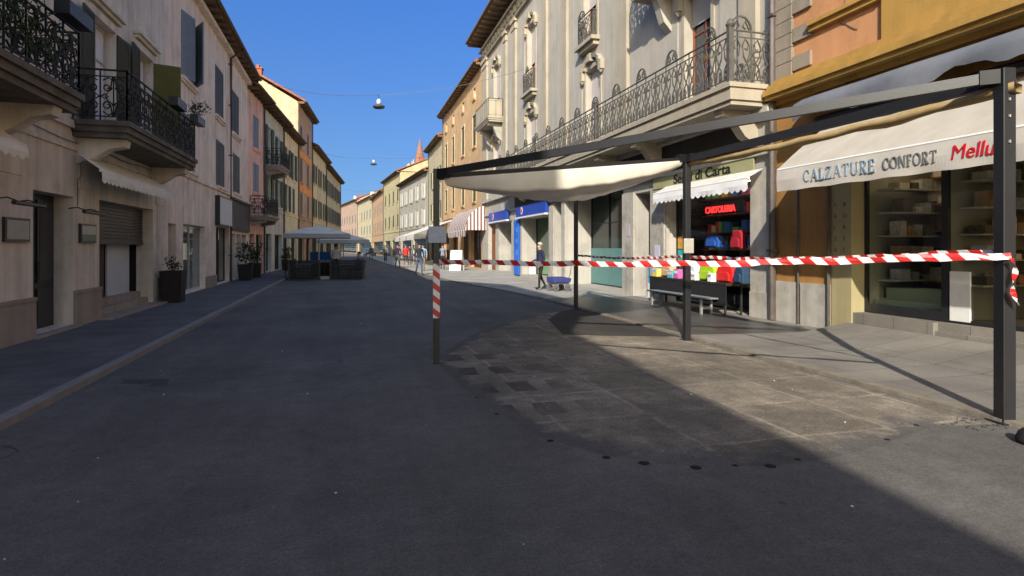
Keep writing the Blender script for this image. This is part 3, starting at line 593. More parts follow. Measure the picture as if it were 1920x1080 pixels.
# ---- houses further along, on the line that bends to the right
BE = -5.1; SL = .0745
def LB(name, label, t0): return Bld(name, label, BE+bendL(33.2+t0), 33.2+t0*1.0, 'L', SL)
def house(b, wd, ze, wallm, wins, holes=(), style=None, roofp=24, depth=9, gm=None, gz=3.9, roof=True, sillm=None):
    b.wall('ground_floor_wall', 0, wd, 0, gz, list(holes), gm or wallm, depth)
    b.wall('wall', 0, wd, gz, ze-.2, [(*w_[:4], .18) for w_ in wins], wallm, depth)
    for w_ in wins:
        b.window(*w_[:4], depth=.17, sill=sillm or wallm, **(w_[4] if len(w_) > 4 else {}))
    if roof: b.gable('roof', 0, wd, ze, depth, roofp, M_TILE, .55, soffit=M_SOFFIT)
    if roof:
        for u in (0, wd): b.gable_end(u if u == 0 else u-.05, ze, depth, roofp, wallm)
    m_ = MB(); b.box(m_,0,wd,.002,.07,gz-.06,gz+.07); m_.build('string_course', wallm, b.e)
    if roof:
        rr = next(o for o in b.e.children if o.name.startswith('roof')); t_ = math.tan(R(roofp))
        for k in range(1 if wd < 9 else 2):
            u = wd*(.3+.45*k)+rnd.uniform(-.5,.5); v = -depth*rnd.uniform(.2,.4); z0 = ze-v*t_; m_ = MB(); b.box(m_,u-.25,u+.25,v-.3,v+.3,z0-.2,z0+.9); b.box(m_,u-.32,u+.32,v-.37,v+.37,z0+.9,z0+1.0); b.box(m_,u-.2,u+.2,v-.1,v+.1,z0+1.0,z0+1.25); m_.build('chimney', P_ORANGE_D if k else M_BRICK, rr)
        if wd > 5:
            u = wd*.62; v = -depth*.45; z0 = ze-v*t_; m_ = MB(); m_.tube([b.P(u,v,z0),b.P(u,v,z0+2.2)],.02,4)
            for q in range(5): m_.tube([b.P(u-.5+.04*q,v-.25+.12*q,z0+2.0),b.P(u+.5-.04*q,v-.25+.12*q,z0+2.0)],.012,4)
            m_.tube([b.P(u,v-.3,z0+2.0),b.P(u,v+.3,z0+2.0)],.012,4); m_.build('aerial', M_IRON2, rr)
    m_ = MB(); m_.tube([b.P(wd-.12,.08,.05),b.P(wd-.12,.08,ze-.3)],.05,6); m_.build('drainpipe', M_IRON2, b.e)
cg = lambda m: dict(shut='closed', sm=m, slats=False); og = lambda m: dict(shut='open', sm=m, slats=False)
b = LB('salmon_house', 'narrow salmon pink house with grey shutters beside the pink house', 0)
house(b, 3.7, 10.1, P_SALM, [(1.1,2.5,7.0,8.8,cg(M_BLUEG)),(1.1,2.5,4.6,6.2,cg(M_BLUEG))], [(.4,1.5,.1,2.3,.3),(1.8,3.4,.1,2.3,.3)])
b.shopfront(.4,1.5,.1,2.3,.28,glass=FAR_GLASS,n=1,room=1.5,goods=[(.8,.6,.3),(.9,.9,.85),(.5,.3,.15),(.7,.5,.2)]); b.shopfront(1.8,3.4,.1,2.3,.28,glass=FAR_GLASS,n=2,room=1.5,goods=PALE)
balcony(b, .3, 3.6, .9, 3.05, 3.3, M_STONEB, M_IRON, 'scroll', 1.0, (.7,3.2), bh=.3)
b = LB('balcony_townhouse', 'grey green house with an upper balcony beside the salmon house', 3.72)
house(b, 6.1, 10.0, P_GREEN, [(.9,2.0,6.55,8.9,og(M_GREEN)),(3.9,5.0,6.9,8.7,og(M_GREEN)),(.9,2.0,4.2,6.0,og(M_GREEN)),(3.9,5.0,4.2,6.0,og(M_GREEN))], [(.6,2.2,.1,2.4,.3),(3.2,5.6,.1,2.4,.3)])
b.shopfront(.6,2.2,.1,2.4,.28,glass=FAR_GLASS,n=2,room=1.5,goods=PALE); b.shopfront(3.2,5.6,.1,2.4,.28,glass=FAR_GLASS,n=2,room=1.5,goods=[(.8,.6,.3),(.9,.9,.85),(.6,.4,.15),(.7,.5,.2)])
balcony(b, .2, 3.0, .95, 6.15, 6.45, M_STONEB, M_IRON, 'scroll', .98, (.6,2.6), bh=.35)
b = LB('ochre_house', 'ochre yellow house with green shutters under the tall house', 9.84)
house(b, 6.2, 9.9, P_YEL, [(.9,2.0,6.6,8.6,og(M_GREEN)),(3.6,4.7,6.6,8.6,og(M_GREEN)),(.9,2.0,4.1,6.0,og(M_GREEN)),(3.6,4.7,4.1,6.0,cg(M_GREEN))], [(.5,2.4,.1,2.5,.3),(3.1,5.7,.1,2.5,.3)])
b.shopfront(.5,2.4,.1,2.5,.28,glass=FAR_GLASS,n=2,room=1.5,goods=[(.8,.6,.3),(.9,.9,.85),(.6,.4,.15),(.7,.5,.2)]); b.shopfront(3.1,5.7,.1,2.5,.28,glass=FAR_GLASS,n=2,room=1.5,goods=PALE)
b = LB('tall_house', 'tall house whose sunlit blank gable rises above the left roofs, orange lower storey', 16.06)
house(b, 7.8, 13.2, plaster('brownish_plaster', 176, 146, 118, k=1.35), [(1.0,2.1,9.6,11.5,cg(M_GREYSH)),(4.8,5.9,9.6,11.5,cg(M_GREYSH)),(1.0,2.1,6.9,8.8,cg(M_GREYSH)),(4.8,5.9,6.9,8.8,cg(M_GREYSH)),(1.0,2.1,4.2,6.0,cg(M_GREYSH)),(4.8,5.9,4.2,6.0,cg(M_GREYSH))], [(.5,3.4,.1,2.5,.3),(4.2,7.2,.1,2.5,.3)], depth=16, roofp=30)
MB().add([b.P(-.003,-.05,4),b.P(-.003,-15.9,4),b.P(-.003,-15.9,13.1),b.P(-.003,-8,17.5),b.P(-.003,-.05,13.1)],[(0,1,2,3,4)]).build('gable_render', P_CREAM, b.e)
for z0, z1 in ((6.1,6.85),(8.9,9.5)): m_ = MB(); b.box(m_,0,7.8,.003,.03,z0,z1); m_.build('orange_band', P_ORANGE, b.e)
b.shopfront(.5,3.4,.1,2.5,.28,glass=FAR_GLASS,n=2,room=1.5,goods=PALE); b.shopfront(4.2,7.2,.1,2.5,.28,glass=FAR_GLASS,n=2,room=1.5)
b = LB('yellow_row_house', 'mustard yellow row house beyond the tall house on the left', 23.9)
house(b, 11.1, 11.0, P_ORANGE_D, [(u,u+1.1,z0,z0+1.8,og(M_GREEN)) for u in (1.2,4.9,8.7) for z0 in (4.4,7.6)], [(.8,4.6,.1,2.6,.3),(6,10.3,.1,2.6,.3)])
b.shopfront(.8,4.6,.1,2.6,.28,glass=FAR_GLASS,n=3,room=1.5,goods=PALE); b.shopfront(6,10.3,.1,2.6,.28,glass=FAR_GLASS,n=3,room=1.5)
b = LB('far_row_house', 'ochre row house at the far end of the left side with dark shutters', 35.05)
house(b, 17, 10.6, plaster('dull_ochre_plaster', 206, 184, 142, k=1.4), [(u,u+1.1,z0,z0+1.8,og(M_GREYSH)) for u in (1.2,4.7,8.2,11.7,15) for z0 in (4.4,7.4)], [(1,7,.1,2.6,.3),(9,16,.1,2.6,.3)])
b.shopfront(1,7,.1,2.6,.28,glass=FAR_GLASS,n=4,room=1.5); b.shopfront(9,16,.1,2.6,.28,glass=FAR_GLASS,n=4,room=1.5,goods=PALE)

# ================================================================== RIGHT SIDE
# ---- yellow shoe shop house
P_GOLD = plaster('golden_plaster', 218, 172, 92, .06, .14)
P_PEACH = plaster('peach_plaster', 238, 174, 124, .06, .10)
P_OCH2 = plaster('lower_orange_plaster', 206, 152, 88, .1, .18, stain_amt=.6)
M_QUOIN = plaster('quoin_grey', 182, 168, 150, .10, .12)
b = Bld('shoe_shop_house', 'orange and golden stuccoed house with grey quoins at the right edge over the shoe shop', 8.8, 0, 'R'); P = b.P; R1 = b
b.wall('ground_floor_wall', -13, 10.58, 0, 4.6, [(2.4,8.66,.0,3.35,.35),(8.667,9.09,.0,3.3,.3)], P_OCH2)
b.wall('wall', -13, 10.58, 4.6, 13, [], P_PEACH)
b.gable('roof', -13, 10.58, 13.3, 9, 22, M_TILE, .8, soffit=M_SOFFIT)
for u0, u1 in [(9.11,9.86),(9.93,10.56)]: m_ = MB(); b.box(m_, u0, u1, .002, .03, 0, .88); m_.build('plinth', M_STONE, b.e)
m_ = MB(); m_.tube([P(9.895,.05,.05),P(9.895,.05,3.2)], .022, 6); m_.build('cable_pipe', M_IRON2, b.e)
m_ = MB(); m_.tube([P(9.10,.06,.0),P(9.10,.06,3.2)], .03, 6); m_.build('cable_pipe', M_IRON2, b.e)
# big cornice
m_ = MB()
for (z0, z1, v) in [(4.60,4.70,.08),(4.70,4.78,.28),(4.78,4.90,.34),(4.90,5.00,.24),(5.0,5.12,.12)]: b.box(m_, -13, 10.6, .002, v, z0, z1)
m_.build('cornice', P_GOLD, b.e)
m_ = MB(); b.box(m_, -13, 7.95, .002, .07, 5.12, 8.5); m_.build('golden_panel', P_GOLD, b.e)
m_ = MB(); b.box(m_, 7.96, 9.56, .002, .10, 5.83, 5.93); b.box(m_, 7.96, 9.56, .002, .16, 5.93, 6.0); m_.build('panel_moulding', P_GOLD, b.e)
m_ = MB(); z = 5.14; k = 0
while z < 12.9:
    b.box(m_, 10.06, 10.58, .002, .075, z, z+.275)
    if k % 2 == 0: b.box(m_, 9.57, 10.05, .002, .06, z+.06, z+.34)
    z += .29; k += 1
m_.build('quoins', M_QUOIN, b.e)
m_ = MB(); pts = [P(8.9,.012,5.80)]; 
for k in range(1, 9): pts.append(P(8.9-.05*k+rnd.uniform(-.03,.03),.012,5.8-.035*k+rnd.uniform(-.02,.02)))
m_.tube(pts,.006,4); pts = [P(8.65,.012,6.35)]
for k in range(1, 9): pts.append(P(8.65+.03*k,.012,6.35-.06*k+rnd.uniform(-.02,.02)))
m_.tube(pts,.006,4); m_.build('loose_cable', M_IRON2, b.e)
# shoe shop front
sh_goods = [(.65,.6,.52),(.12,.09,.07),(.45,.24,.10),(.5,.5,.5)]
M_YCOL = mat('yellow_green_column', srgb(160,150,114), .7, .06, 3, streak=.1)
m_ = MB(); b.box(m_, 8.625,9.08,-.38,.012,.04,3.34); m_.build('lettered_panel', M_YCOL, b.e)
for word, uu in (('CALZA', 8.97), ('BORSE', 8.76)):
    for i, ch in enumerate(word): text(ch, 'lettering', mat('brown_letters', (.16,.10,.05), .7), .11, P(uu+.05,.014,2.35-i*.21), (R(90),0,b.rz()), b.e, .003)
b.shopfront(7.12,8.62,.42,3.3,.34,n=1,room=1.5,roomm=mat('shoe_room', (.34,.32,.26), .9, .15, 2),goods=sh_goods,base=.10)
b.shopfront(2.45,7.12,.42,3.3,.34,n=3,room=2.6,roomm=MATS['shoe_room'],goods=sh_goods)
m_ = MB(); b.box(m_, 7.1,8.66,-.34,-.02,.0,.41); b.box(m_, 2.4,7.1,-.9,-.05,.0,.28); b.box(m_, 2.4,7.1,-.34,-.12,.28,.41); m_.build('doorstep', M_PAVR, b.e)
m_ = MB(); b.box(m_, 7.3,8.55,-1.2,-.45,.48,.66); b.box(m_, 7.3,8.55,-1.2,-.7,.66,.86); m_.build('display_plinth', mat('pale_green_display', (.45,.50,.36), .8, .05, 3), b.e)
m_ = MB(); b.box(m_, 6.72,7.03,-.30,-.27,.45,1.22); m_.build('white_notice_panel', M_WHITEP, b.e)
m_ = MB(); b.box(m_, 3.0,7.0,-2.0,-1.7,1.95,2.08); lw = m_.build('lit_wood_shelf', mat('orange_wood', (.45,.24,.08), .6, .2, 8), b.e)
m_ = MB(); b.box(m_, 3.1,6.9,-1.76,-1.72,1.925,1.945); m_.build('shelf_and_fill_strip', mat('warm_strip', (1,.62,.25), .5, 0, 1, emit=7), lw)
m_ = MB(); b.box(m_, 7.3,8.5,-.9,-.86,3.2,3.22); m_.build('shelf_and_fill_strip', mat('display_fill_glow', (1,.75,.45), .5, 0, 1, emit=9), b.e)  # extra glowing strip added to brighten the window display
for (ua, ub, va, vb_) in ((8.22,8.56,-1.75,-.5),(6.72,7.08,-2.4,-.55)):
    sb_ = MB(); gd = [MB() for _ in sh_goods]
    for z in (.98,1.38,1.78,2.2,2.62):
        b.box(sb_, ua, ub, va, vb_, z, z+.025); v = va+.05
        while v < vb_-.2:
            w_ = rnd.uniform(.10,.26); hh = rnd.uniform(.08,.28); b.box(rnd.choice(gd), ua+.03, ub-.08, v, v+w_, z+.027, z+.027+hh); v += w_+rnd.uniform(.015,.09)
    sh_ = sb_.build('display_shelves', mat('pale_shelf', (.5,.47,.4), .6, .08, 5), b.e)
    for g_, c_ in zip(gd, sh_goods):
        if g_.v: o = g_.build('goods', mat('goods_%02d%02d%02d' % tuple(int(99*x) for x in c_), c_, .6), sh_); o['kind'] = 'stuff'
# R2 grey art nouveau building
P_ART = plaster('pale_grey_stucco', 214, 206, 194, .06, .12, stain_amt=.35, k=.60)
P_ARTC = plaster('cream_lesene', 222, 210, 188, .06, .12, stain_amt=.35, k=.52)
P_ARTD = plaster('stone_grey_stucco', 190, 185, 176, .08, .14, k=.80)
b = Bld('grey_palazzo', 'pale grey stuccoed building with long stone balcony, lesenes and shops below on the right', 8.8, 10.6, 'R'); P = b.P; R2 = b
U = lambda s: s-10.6
EN = 28.6
g_h = [(11.4,15.1,.04,3.3,.4),(15.95,17.0,.04,3.3,.9),(17.85,23.2,.04,3.75,1.2),(23.65,24.65,.04,3.6,1.0),(25.3,29.8,.15,3.1,.9),(31.7,34.8,.15,3.1,.9),(35.6,37.6,.1,3.1,.3)]
b.wall('ground_floor_wall', 0, EN, 0, 4.68, [(U(h[0]),U(h[1]),*h[2:]) for h in g_h], P_ARTD)
wins = [(12.9,14.1,5.14,8.35),(19.7,21.0,5.2,8.3),(27.3,28.75,5.2,8.3),(34.5,36.0,5.2,8.2)]
wins2 = [(12.9,14.1,9.0,12.2),(20.0,21.2,9.35,12.6),(27.4,28.7,9.35,12.8),(34.5,36.0,9.4,12.9)]
b.wall('wall', 0, EN, 4.68, 15.3, [(U(h[0]),U(h[1]),*h[2:],.3) for h in wins+wins2], P_ART)
def arch_head(b, w_, u0, u1, z1):
    m_ = MB(); n = 9; uc = (u0+u1)/2; hw = (u1-u0)/2+.22
    for k in range(n):
        a0 = math.pi*k/n; a1 = math.pi*(k+1)/n
        q = lambda a, r, v: b.P(uc+math.cos(a)*hw*r, v, z1+.05+math.sin(a)*.42*r)
        m_.hexa([q(a0,.72,.002),q(a1,.72,.002),q(a1,.72,.14),q(a0,.72,.14),q(a0,1,.002),q(a1,1,.002),q(a1,1,.18),q(a0,1,.18)])
    for u in (uc-hw, uc+hw): b.box(m_, u-.12, u+.12, .002, .16, z1-.30, z1+.06); m_.lathe(b.P(u,.08,z1-.42), [(.03,0),(.09,.08),(.05,.14)], 8)
    b.box(m_, uc-.13, uc+.13, .004, .22, z1+.22, z1+.5); m_.build('head_moulding', P_ARTC, w_)
for i, h in enumerate(wins):
    if i == 0:
        w_ = b.window(U(h[0]),U(h[1]),h[2],h[3], fm=M_BROWN, depth=.28, surround=P_ARTC, blind=.24, blind_m=mat('pale_blind', (.42,.38,.38), .8, .05, 3), pane=mat('sky_glass', (.02,.03,.05), .04, .1, 1, spec=.8))
        m_ = MB(); b.box(m_,U(12.92),U(13.2),-.22,-.19,5.2,7.55); m_.build('blue_panel', mat('blue_film', (.04,.12,.30), .3, .1, 3), w_)
    else: w_ = b.window(U(h[0]),U(h[1]),h[2],h[3], fm=M_BROWN, depth=.28, surround=P_ARTC, blind=.99, blind_m=mat('mauve_blind', (.50,.45,.45), .8, .05, 3))
    arch_head(b, w_, U(h[0]), U(h[1]), h[3])
for i, h in enumerate(wins2):
    w_ = b.window(U(h[0]),U(h[1]),h[2],h[3], fm=M_BROWN, depth=.28, surround=P_ARTC, blind=.55 if i else .3, blind_m=MATS['mauve_blind'], pane=mat('brownish_glass', (.05,.04,.03), .1, .1, 2))
    arch_head(b, w_, U(h[0]), U(h[1]), h[3])
    if i in (1, 2):
        m_ = MB(); b.box(m_,U(h[0])-.25,U(h[1])+.25,.002,.34,h[2]-.16,h[2]-.02); b.box(m_,U(h[0])-.15,U(h[1])+.15,.002,.22,h[2]-.32,h[2]-.16)
        m_.build('sill', P_ARTC, w_); rail(b, w_, U(h[0])-.05, U(h[1])+.05, .24, h[2]-.02, 1.0, M_IRON2, 'liberty')
# lesenes
for s0, s1 in [(11.1,11.7),(17.4,18.3),(22.9,23.5),(25.5,26.1),(30.7,31.4),(32.7,33.2),(37.6,39.0)]:
    m_ = MB(); b.box(m_, U(s0), U(s1), .002, .12, 4.7, 13.9); b.box(m_, U(s0)-.06, U(s1)+.06, .002, .17, 13.5, 13.75); b.box(m_, U(s0)-.1, U(s1)+.1, .002, .2, 13.9, 14.1); m_.build('lesene', P_ARTC, b.e)
for s0, s1 in [(11.8,12.55),(14.45,17.3),(18.4,19.3),(21.4,22.8),(23.6,25.4),(26.2,26.9),(29.2,30.6),(31.5,32.6),(33.3,34.1)]:
    m_ = MB(); b.box(m_, U(s0), U(s1), .002, .03, 5.3, 13.3); m_.build('stucco_panel', P_ART, b.e)
m_ = MB(); b.box(m_,0,EN,.002,.18,14.1,14.25); b.box(m_,0,EN,.002,.10,14.25,14.75); b.box(m_,0,EN,.002,.30,14.75,14.9)
u = .3
while u < EN-.5: b.box(m_,u,u+.35,.10,.20,14.3,14.7); u += .7
m_.build('frieze', P_ARTC, b.e)
b.gable('roof', 0, EN, 15.5, 10, 20, M_TILE, 1.1, soffit=mat('dark_eave', srgb(120,102,84), .9, .2, 3))
sb = balcony(b, U(10.63), U(31.2), 1.12, 4.62, 5.08, P_ARTC, M_IRON2, 'liberty', 1.1, [U(x) for x in (11.3,15.4,18.0,21.2,25.0,29.0)], P_ARTC, bh=.75, ends=(True,True))
for s_ in (10.72,17.7,24.4,31.1):
    m_ = MB(); b.box(m_,U(s_)-.05,U(s_)+.05,.98,1.10,5.082,6.25); m_.lathe(P(U(s_),1.04,6.25),[(.07,0),(.1,.05),(.06,.14),(.02,.18)],8); m_.build('railing_post', M_IRON2, sb)
balcony(b, U(11.3), U(15.8), .9, 8.80, 9.05, P_ARTC, M_IRON2, 'liberty', 1.05, [U(12.2),U(14.9)], P_ARTD, bh=1.15)
sb = balcony(b, U(33.5), U(37.2), 1.0, 9.0, 9.3, P_ARTC, M_IRON2, 'bar', 1.05, [U(34.1),U(36.6)], P_ARTD, bh=1.1)
m_ = MB(); b.box(m_,U(33.55),U(33.65),.1,.92,9.302,10.3); b.box(m_,U(33.65),U(37.1),.86,.94,9.302,10.25); m_.build('parapet', P_ARTC, sb)
m_ = MB(); m_.tube([P(-.02,.1,.05),P(-.02,.1,15.1)],.075,8)
for z in (1.5,4,6.5,9,11.5,14): b.box(m_,-.12,.06,.01,.19,z,z+.05)
m_.build('drainpipe', mat('brown_zinc_pipe', (.13,.11,.10), .45, .2, 4, metal=.4), b.e)
# ground floor of the palazzo
for s0, s1, z1, pz in [(10.68,11.35,3.35,.6),(15.15,15.93,3.35,0),(17.03,17.83,3.35,0),(23.22,23.63,3.5,0),(24.68,25.28,3.5,.5),(30.95,31.68,3.0,0)]:
    m_ = MB(); b.box(m_,U(s0),U(s1),.002,.06,0,z1); q_ = m_.build('pier', M_STONE, b.e)
    if pz: m_ = MB(); b.box(m_,U(s0),U(s1),.062,.085,0,pz); m_.build('plinth', M_STONE, q_)
m_ = MB(); b.box(m_,0,EN,.004,.12,3.62,3.72); b.box(m_,0,EN,.004,.22,4.5,4.66); m_.build('string_course', P_ARTD, b.e)
for s0, s1 in ((11.2,15.9),(16.0,23.6),(23.7,31.0)):
    m_ = MB(); b.box(m_,U(s0),U(s1),.004,.055,3.74,4.48); m_.build('shop_fascia', mat('dark_fascia', (.045,.04,.035), .8, .25, 2), b.e)  # dark panels on the wall strip between shops and balcony
bags = [(.75,.05,.05),(.06,.2,.7),(.8,.76,.66),(.65,.12,.35),(.8,.5,.05),(.2,.55,.15)]
w_ = b.shopfront(U(11.4),U(15.1),.04,3.3,.38,n=1,room=1.1,roomm=M_DARK,goods=bags,fm=mat('black_frame', (.02,.02,.02), .5)); w_stat = w_
m_ = MB(); b.box(m_,U(15.95),U(17.0),-.88,-.84,.04,3.3); b.box(m_,U(16.05),U(16.9),-.84,-.82,.2,2.3); m_.build('door', mat('grey_door', (.42,.42,.42), .6, .06, 5), b.e)
w_ = b.window(U(17.85),U(23.2),.04,3.75,fm=M_STEEL,depth=1.18,bars=2,pane=mat('dark_teal_glass', (.012,.03,.03), .1, .08, 2, spec=.5),name='shop_window')
m_ = MB(); b.box(m_,U(17.86),U(23.19),-1.125,-1.12,.1,1.55); m_.build('lit_lower_glass', mat('teal_lit_glass', (.09,.22,.215), .4, .08, 2), w_)  # sunlit lower part of the teal glass, painted as a lighter panel
m_ = MB(); b.box(m_,U(23.65),U(24.65),-.98,-.94,.04,3.6); b.box(m_,U(23.75),U(24.55),-.94,-.92,.3,2.2); m_.build('roller_shutter', mat('grey_shutter_steel', (.36,.355,.35), .6, .06, 5), b.e)
gr = glass_shop('green_shop_glass', (.5,.75,.55))
b.shopfront(U(25.3),U(29.8),.15,3.1,.86,n=2,room=1.8,glass=gr,roomm=mat('green_room', (.28,.36,.26), .9, .08, 2),goods=[(.2,.35,.2),(.3,.3,.25),(.5,.5,.45),(.2,.15,.1)])
b.shopfront(U(31.7),U(34.8),.15,3.1,.86,n=2,room=1.8,glass=gr,roomm=MATS['green_room'],goods=[(.2,.35,.2),(.3,.3,.25),(.5,.5,.45),(.2,.15,.1)])
m_ = MB(); b.box(m_,U(35.6),U(37.6),-.29,-.25,.1,3.1); b.box(m_,U(35.75),U(36.55),-.25,-.23,.3,2.8); b.box(m_,U(36.65),U(37.45),-.25,-.23,.3,2.8); m_.build('door', M_BROWN, b.e)

# ---- beyond the palazzo
b = Bld('peach_house', 'peach coloured house with dark tall windows right after the grey palazzo', 8.8, 39.22, 'R')
house(b, 17.5, 14.3, plaster('peach_apricot_plaster', 236, 196, 150), [(u,u+1.1,z0,z1,dict(shut='closed',sm=M_OLIVED,slats=False,surround=P_CREAM)) for u in (2.2,6.6,11.2,15) for z0, z1 in ((4.9,6.9),(8.9,11.2))]+[(u,u+.8,12.4,13.2) for u in (2.4,6.8,11.4,15.2)], [(.5,4,.1,2.9,.3),(5,8,.1,2.9,.3),(9.5,13,.1,2.9,.3),(14,17,.1,2.9,.3)], depth=12, gz=4.2)
for u0, u1 in ((.5,4),(5,8),(9.5,13),(14,17)): b.shopfront(u0,u1,.1,2.9,.28,glass=FAR_GLASS,n=2,room=1.5,fm=M_BROWN,goods=[(.5,.3,.15),(.9,.9,.85),(.6,.4,.15),(.2,.3,.1)])
b = Bld('cream_house', 'low cream house with red tiled roof edge after the peach house', 8.8, 57.0, 'R')
house(b, 10.4, 12.6, P_CREAM, [(u,u+1.1,z0,z0+1.8,og(M_GREEN)) for u in (1.5,6.5) for z0 in (4.5,8)], [(1,4.5,.1,2.6,.3),(6,9.5,.1,2.6,.3)], depth=12, roofp=14)
for u0, u1 in ((1,4.5),(6,9.5)): b.shopfront(u0,u1,.1,2.6,.28,glass=FAR_GLASS,n=2,room=1.5,goods=PALE)
RS = -.08
b = Bld('white_window_house', 'pale grey house with white shuttered windows in the far right row', 8.7, 67.6, 'R', RS)
house(b, 19.4, 10.6, plaster('pale_grey_stucco_far', 214, 206, 190), [(u,u+1.2,z0,z0+1.9,og(mat('pale_shutter', (.5,.5,.48), .7, .05, 4))) for u in (1.5,5.5,9.5,13.5,17) for z0 in (4.3,7.4)], [(1,9,.1,2.6,.3),(10.5,18.5,.1,2.6,.3)], depth=11)
for u0, u1 in ((1,9),(10.5,18.5)): b.shopfront(u0,u1,.1,2.6,.28,glass=FAR_GLASS,n=4,room=1.5,goods=PALE)
b = Bld('lemon_house', 'lemon yellow house at the far end of the right row', 7.15, 87.1, 'R', RS)
house(b, 17, 12.8, plaster('lemon_plaster', 226, 210, 164), [(u,u+1.2,z0,z0+1.9,cg(M_OLIVED)) for u in (1.5,5.8,10.1,14.4) for z0 in (4.6,8.4)], [(1,8,.1,2.6,.3),(9.5,16,.1,2.6,.3)], depth=11)
for u0, u1 in ((1,8),(9.5,16)): b.shopfront(u0,u1,.1,2.6,.28,glass=FAR_GLASS,n=3,room=1.5,goods=PALE)
def seg(p, q): return p, (q[0]-p[0])/(q[1]-p[1]), math.hypot(q[0]-p[0], q[1]-p[1])
for nm, lb, p, q, ze, pl in [('apricot_house', 'apricot house where the far street bends to the left', (5.75,104.3), (4.7,127), 11.6, plaster('faded_apricot_plaster', 222, 186, 148)),
                             ('pale_far_house', 'pale distant house in the middle of the street bend', (4.6,127.3), (2.0,149), 12.4, P_CREAM),
                             ('rose_far_house', 'rose coloured distant house closing the view down the street', (1.9,149.3), (-3.5,182), 13.4, plaster('faded_rose_plaster', 216, 186, 166))]:
    p, sl_, ln = seg(p, q); b = Bld(nm, lb, p[0], p[1], 'R', sl_)
    house(b, ln, ze, pl, [(u,u+1.2,z0,z0+1.9,cg(M_GREYSH)) for u in [2+4.2*i for i in range(int(ln/4.4))] for z0 in (4.4,7.8)], [(1,ln-1,.1,2.6,.3)], depth=11)
    b.shopfront(1,ln-1,.1,2.6,.28,glass=FAR_GLASS,n=5,room=1.5,goods=PALE)
# church spire
t = thing('church_tower', 'brick church tower with pointed conical spire rising behind the right hand roofs', 'church tower', (13.9,120.7,0))
MBR = mat('brick_red', srgb(140,100,82), .9, .2, 3, .3, 20)
MB().box((-1.5,-1.5,0),(1.5,1.5,17.4)).build('tower', MBR, t)
m_ = MB(); m_.box((-1.7,-1.7,17.4),(1.7,1.7,17.8))
for x in (-1.45,1.45):
    for y in (-1.45,1.45): m_.lathe((x,y,17.8),[(.22,0),(.2,.7),(.02,1.6)],8)
m_.build('cornice', M_STONE, t)
MB().lathe((0,0,17.8),[(1.3,0),(1.2,.5),(.12,5.6),(.04,6.1)],12).build('spire', MBR, t)

# ================================================================== PERGOLA WITH SAIL
A_, B_, C_, D_ = Vector((1.16,8.1,2.62)), Vector((5.75,3.95,3.16)), Vector((5.58,8.9,3.12)), Vector((5.6,14.06,3.12))
ANG = math.atan2(-(B_-A_).x, (B_-A_).y)
t = thing('pergola', 'black steel pergola frame of four posts and beams standing on the roadside', 'pergola', (4.5, 8.7, 0))
O = Vector((4.5, 8.7, 0))
def bar(mb, p, q, w_, h):
    p = Vector(p)-O; q = Vector(q)-O; d = (q-p).normalized(); n = d.cross(Vector((0,0,1))).normalized(); up = n.cross(d)
    mb.hexa([p+n*w_/2-up*h/2, q+n*w_/2-up*h/2, q-n*w_/2-up*h/2, p-n*w_/2-up*h/2, p+n*w_/2+up*h/2, q+n*w_/2+up*h/2, q-n*w_/2+up*h/2, p-n*w_/2+up*h/2]); return mb
def post(pt, w_, rz, z0):
    mb = MB(); c, s_ = math.cos(rz), math.sin(rz); p = pt-O
    cs = [(p.x+c*dx-s_*dy, p.y+s_*dx+c*dy) for dx, dy in ((-w_/2,-w_/2),(w_/2,-w_/2),(w_/2,w_/2),(-w_/2,w_/2))]
    mb.hexa([(x,y,z0) for x,y in cs]+[(x,y,pt.z+.06) for x,y in cs]); po = mb.build('post', M_STEEL, t, bevel=.006)
    k = w_*1.7; mb = MB(); cs = [(p.x+c*dx*k/w_-s_*dy*k/w_, p.y+s_*dx*k/w_+c*dy*k/w_) for dx, dy in ((-w_/2,-w_/2),(w_/2,-w_/2),(w_/2,w_/2),(-w_/2,w_/2))]
    mb.hexa([(x,y,z0) for x,y in cs]+[(x,y,z0+.012) for x,y in cs]); mb.build('base_plate', M_STEEL, po); return po
pb = post(B_, .115, -.25, .003); post(A_, .085, -.1, .003); post(C_, .10, 0, .003); post(D_, .09, 0, .036)
for z in (2.93, 2.78, 2.55):
    m_ = MB(); p = B_-O; d = Vector((math.sin(.25)*-.06, -.06, 0)); m_.lathe((p.x-.012+d.x, p.y+d.y, z), [(.012,-.012),(.012,.012)], 8); m_.build('bolt', mat('zinc_bolt', (.5,.5,.5), .35, .1, 9, metal=.8), pb)
for p, q, w_, h in [(A_,B_,.07,.095),(A_-Vector((0,0,.05)),C_-Vector((0,0,.02)),.05,.08),(C_-Vector((0,0,.02)),B_-Vector((0,0,.035)),.08,.11),(A_-Vector((0,0,.02)),D_,.05,.08),(C_,D_,.07,.10)]:
    d = (q-p).normalized()*.045; bar(MB(), p+d, q-d, w_, h).build('beam', M_STEEL, t)
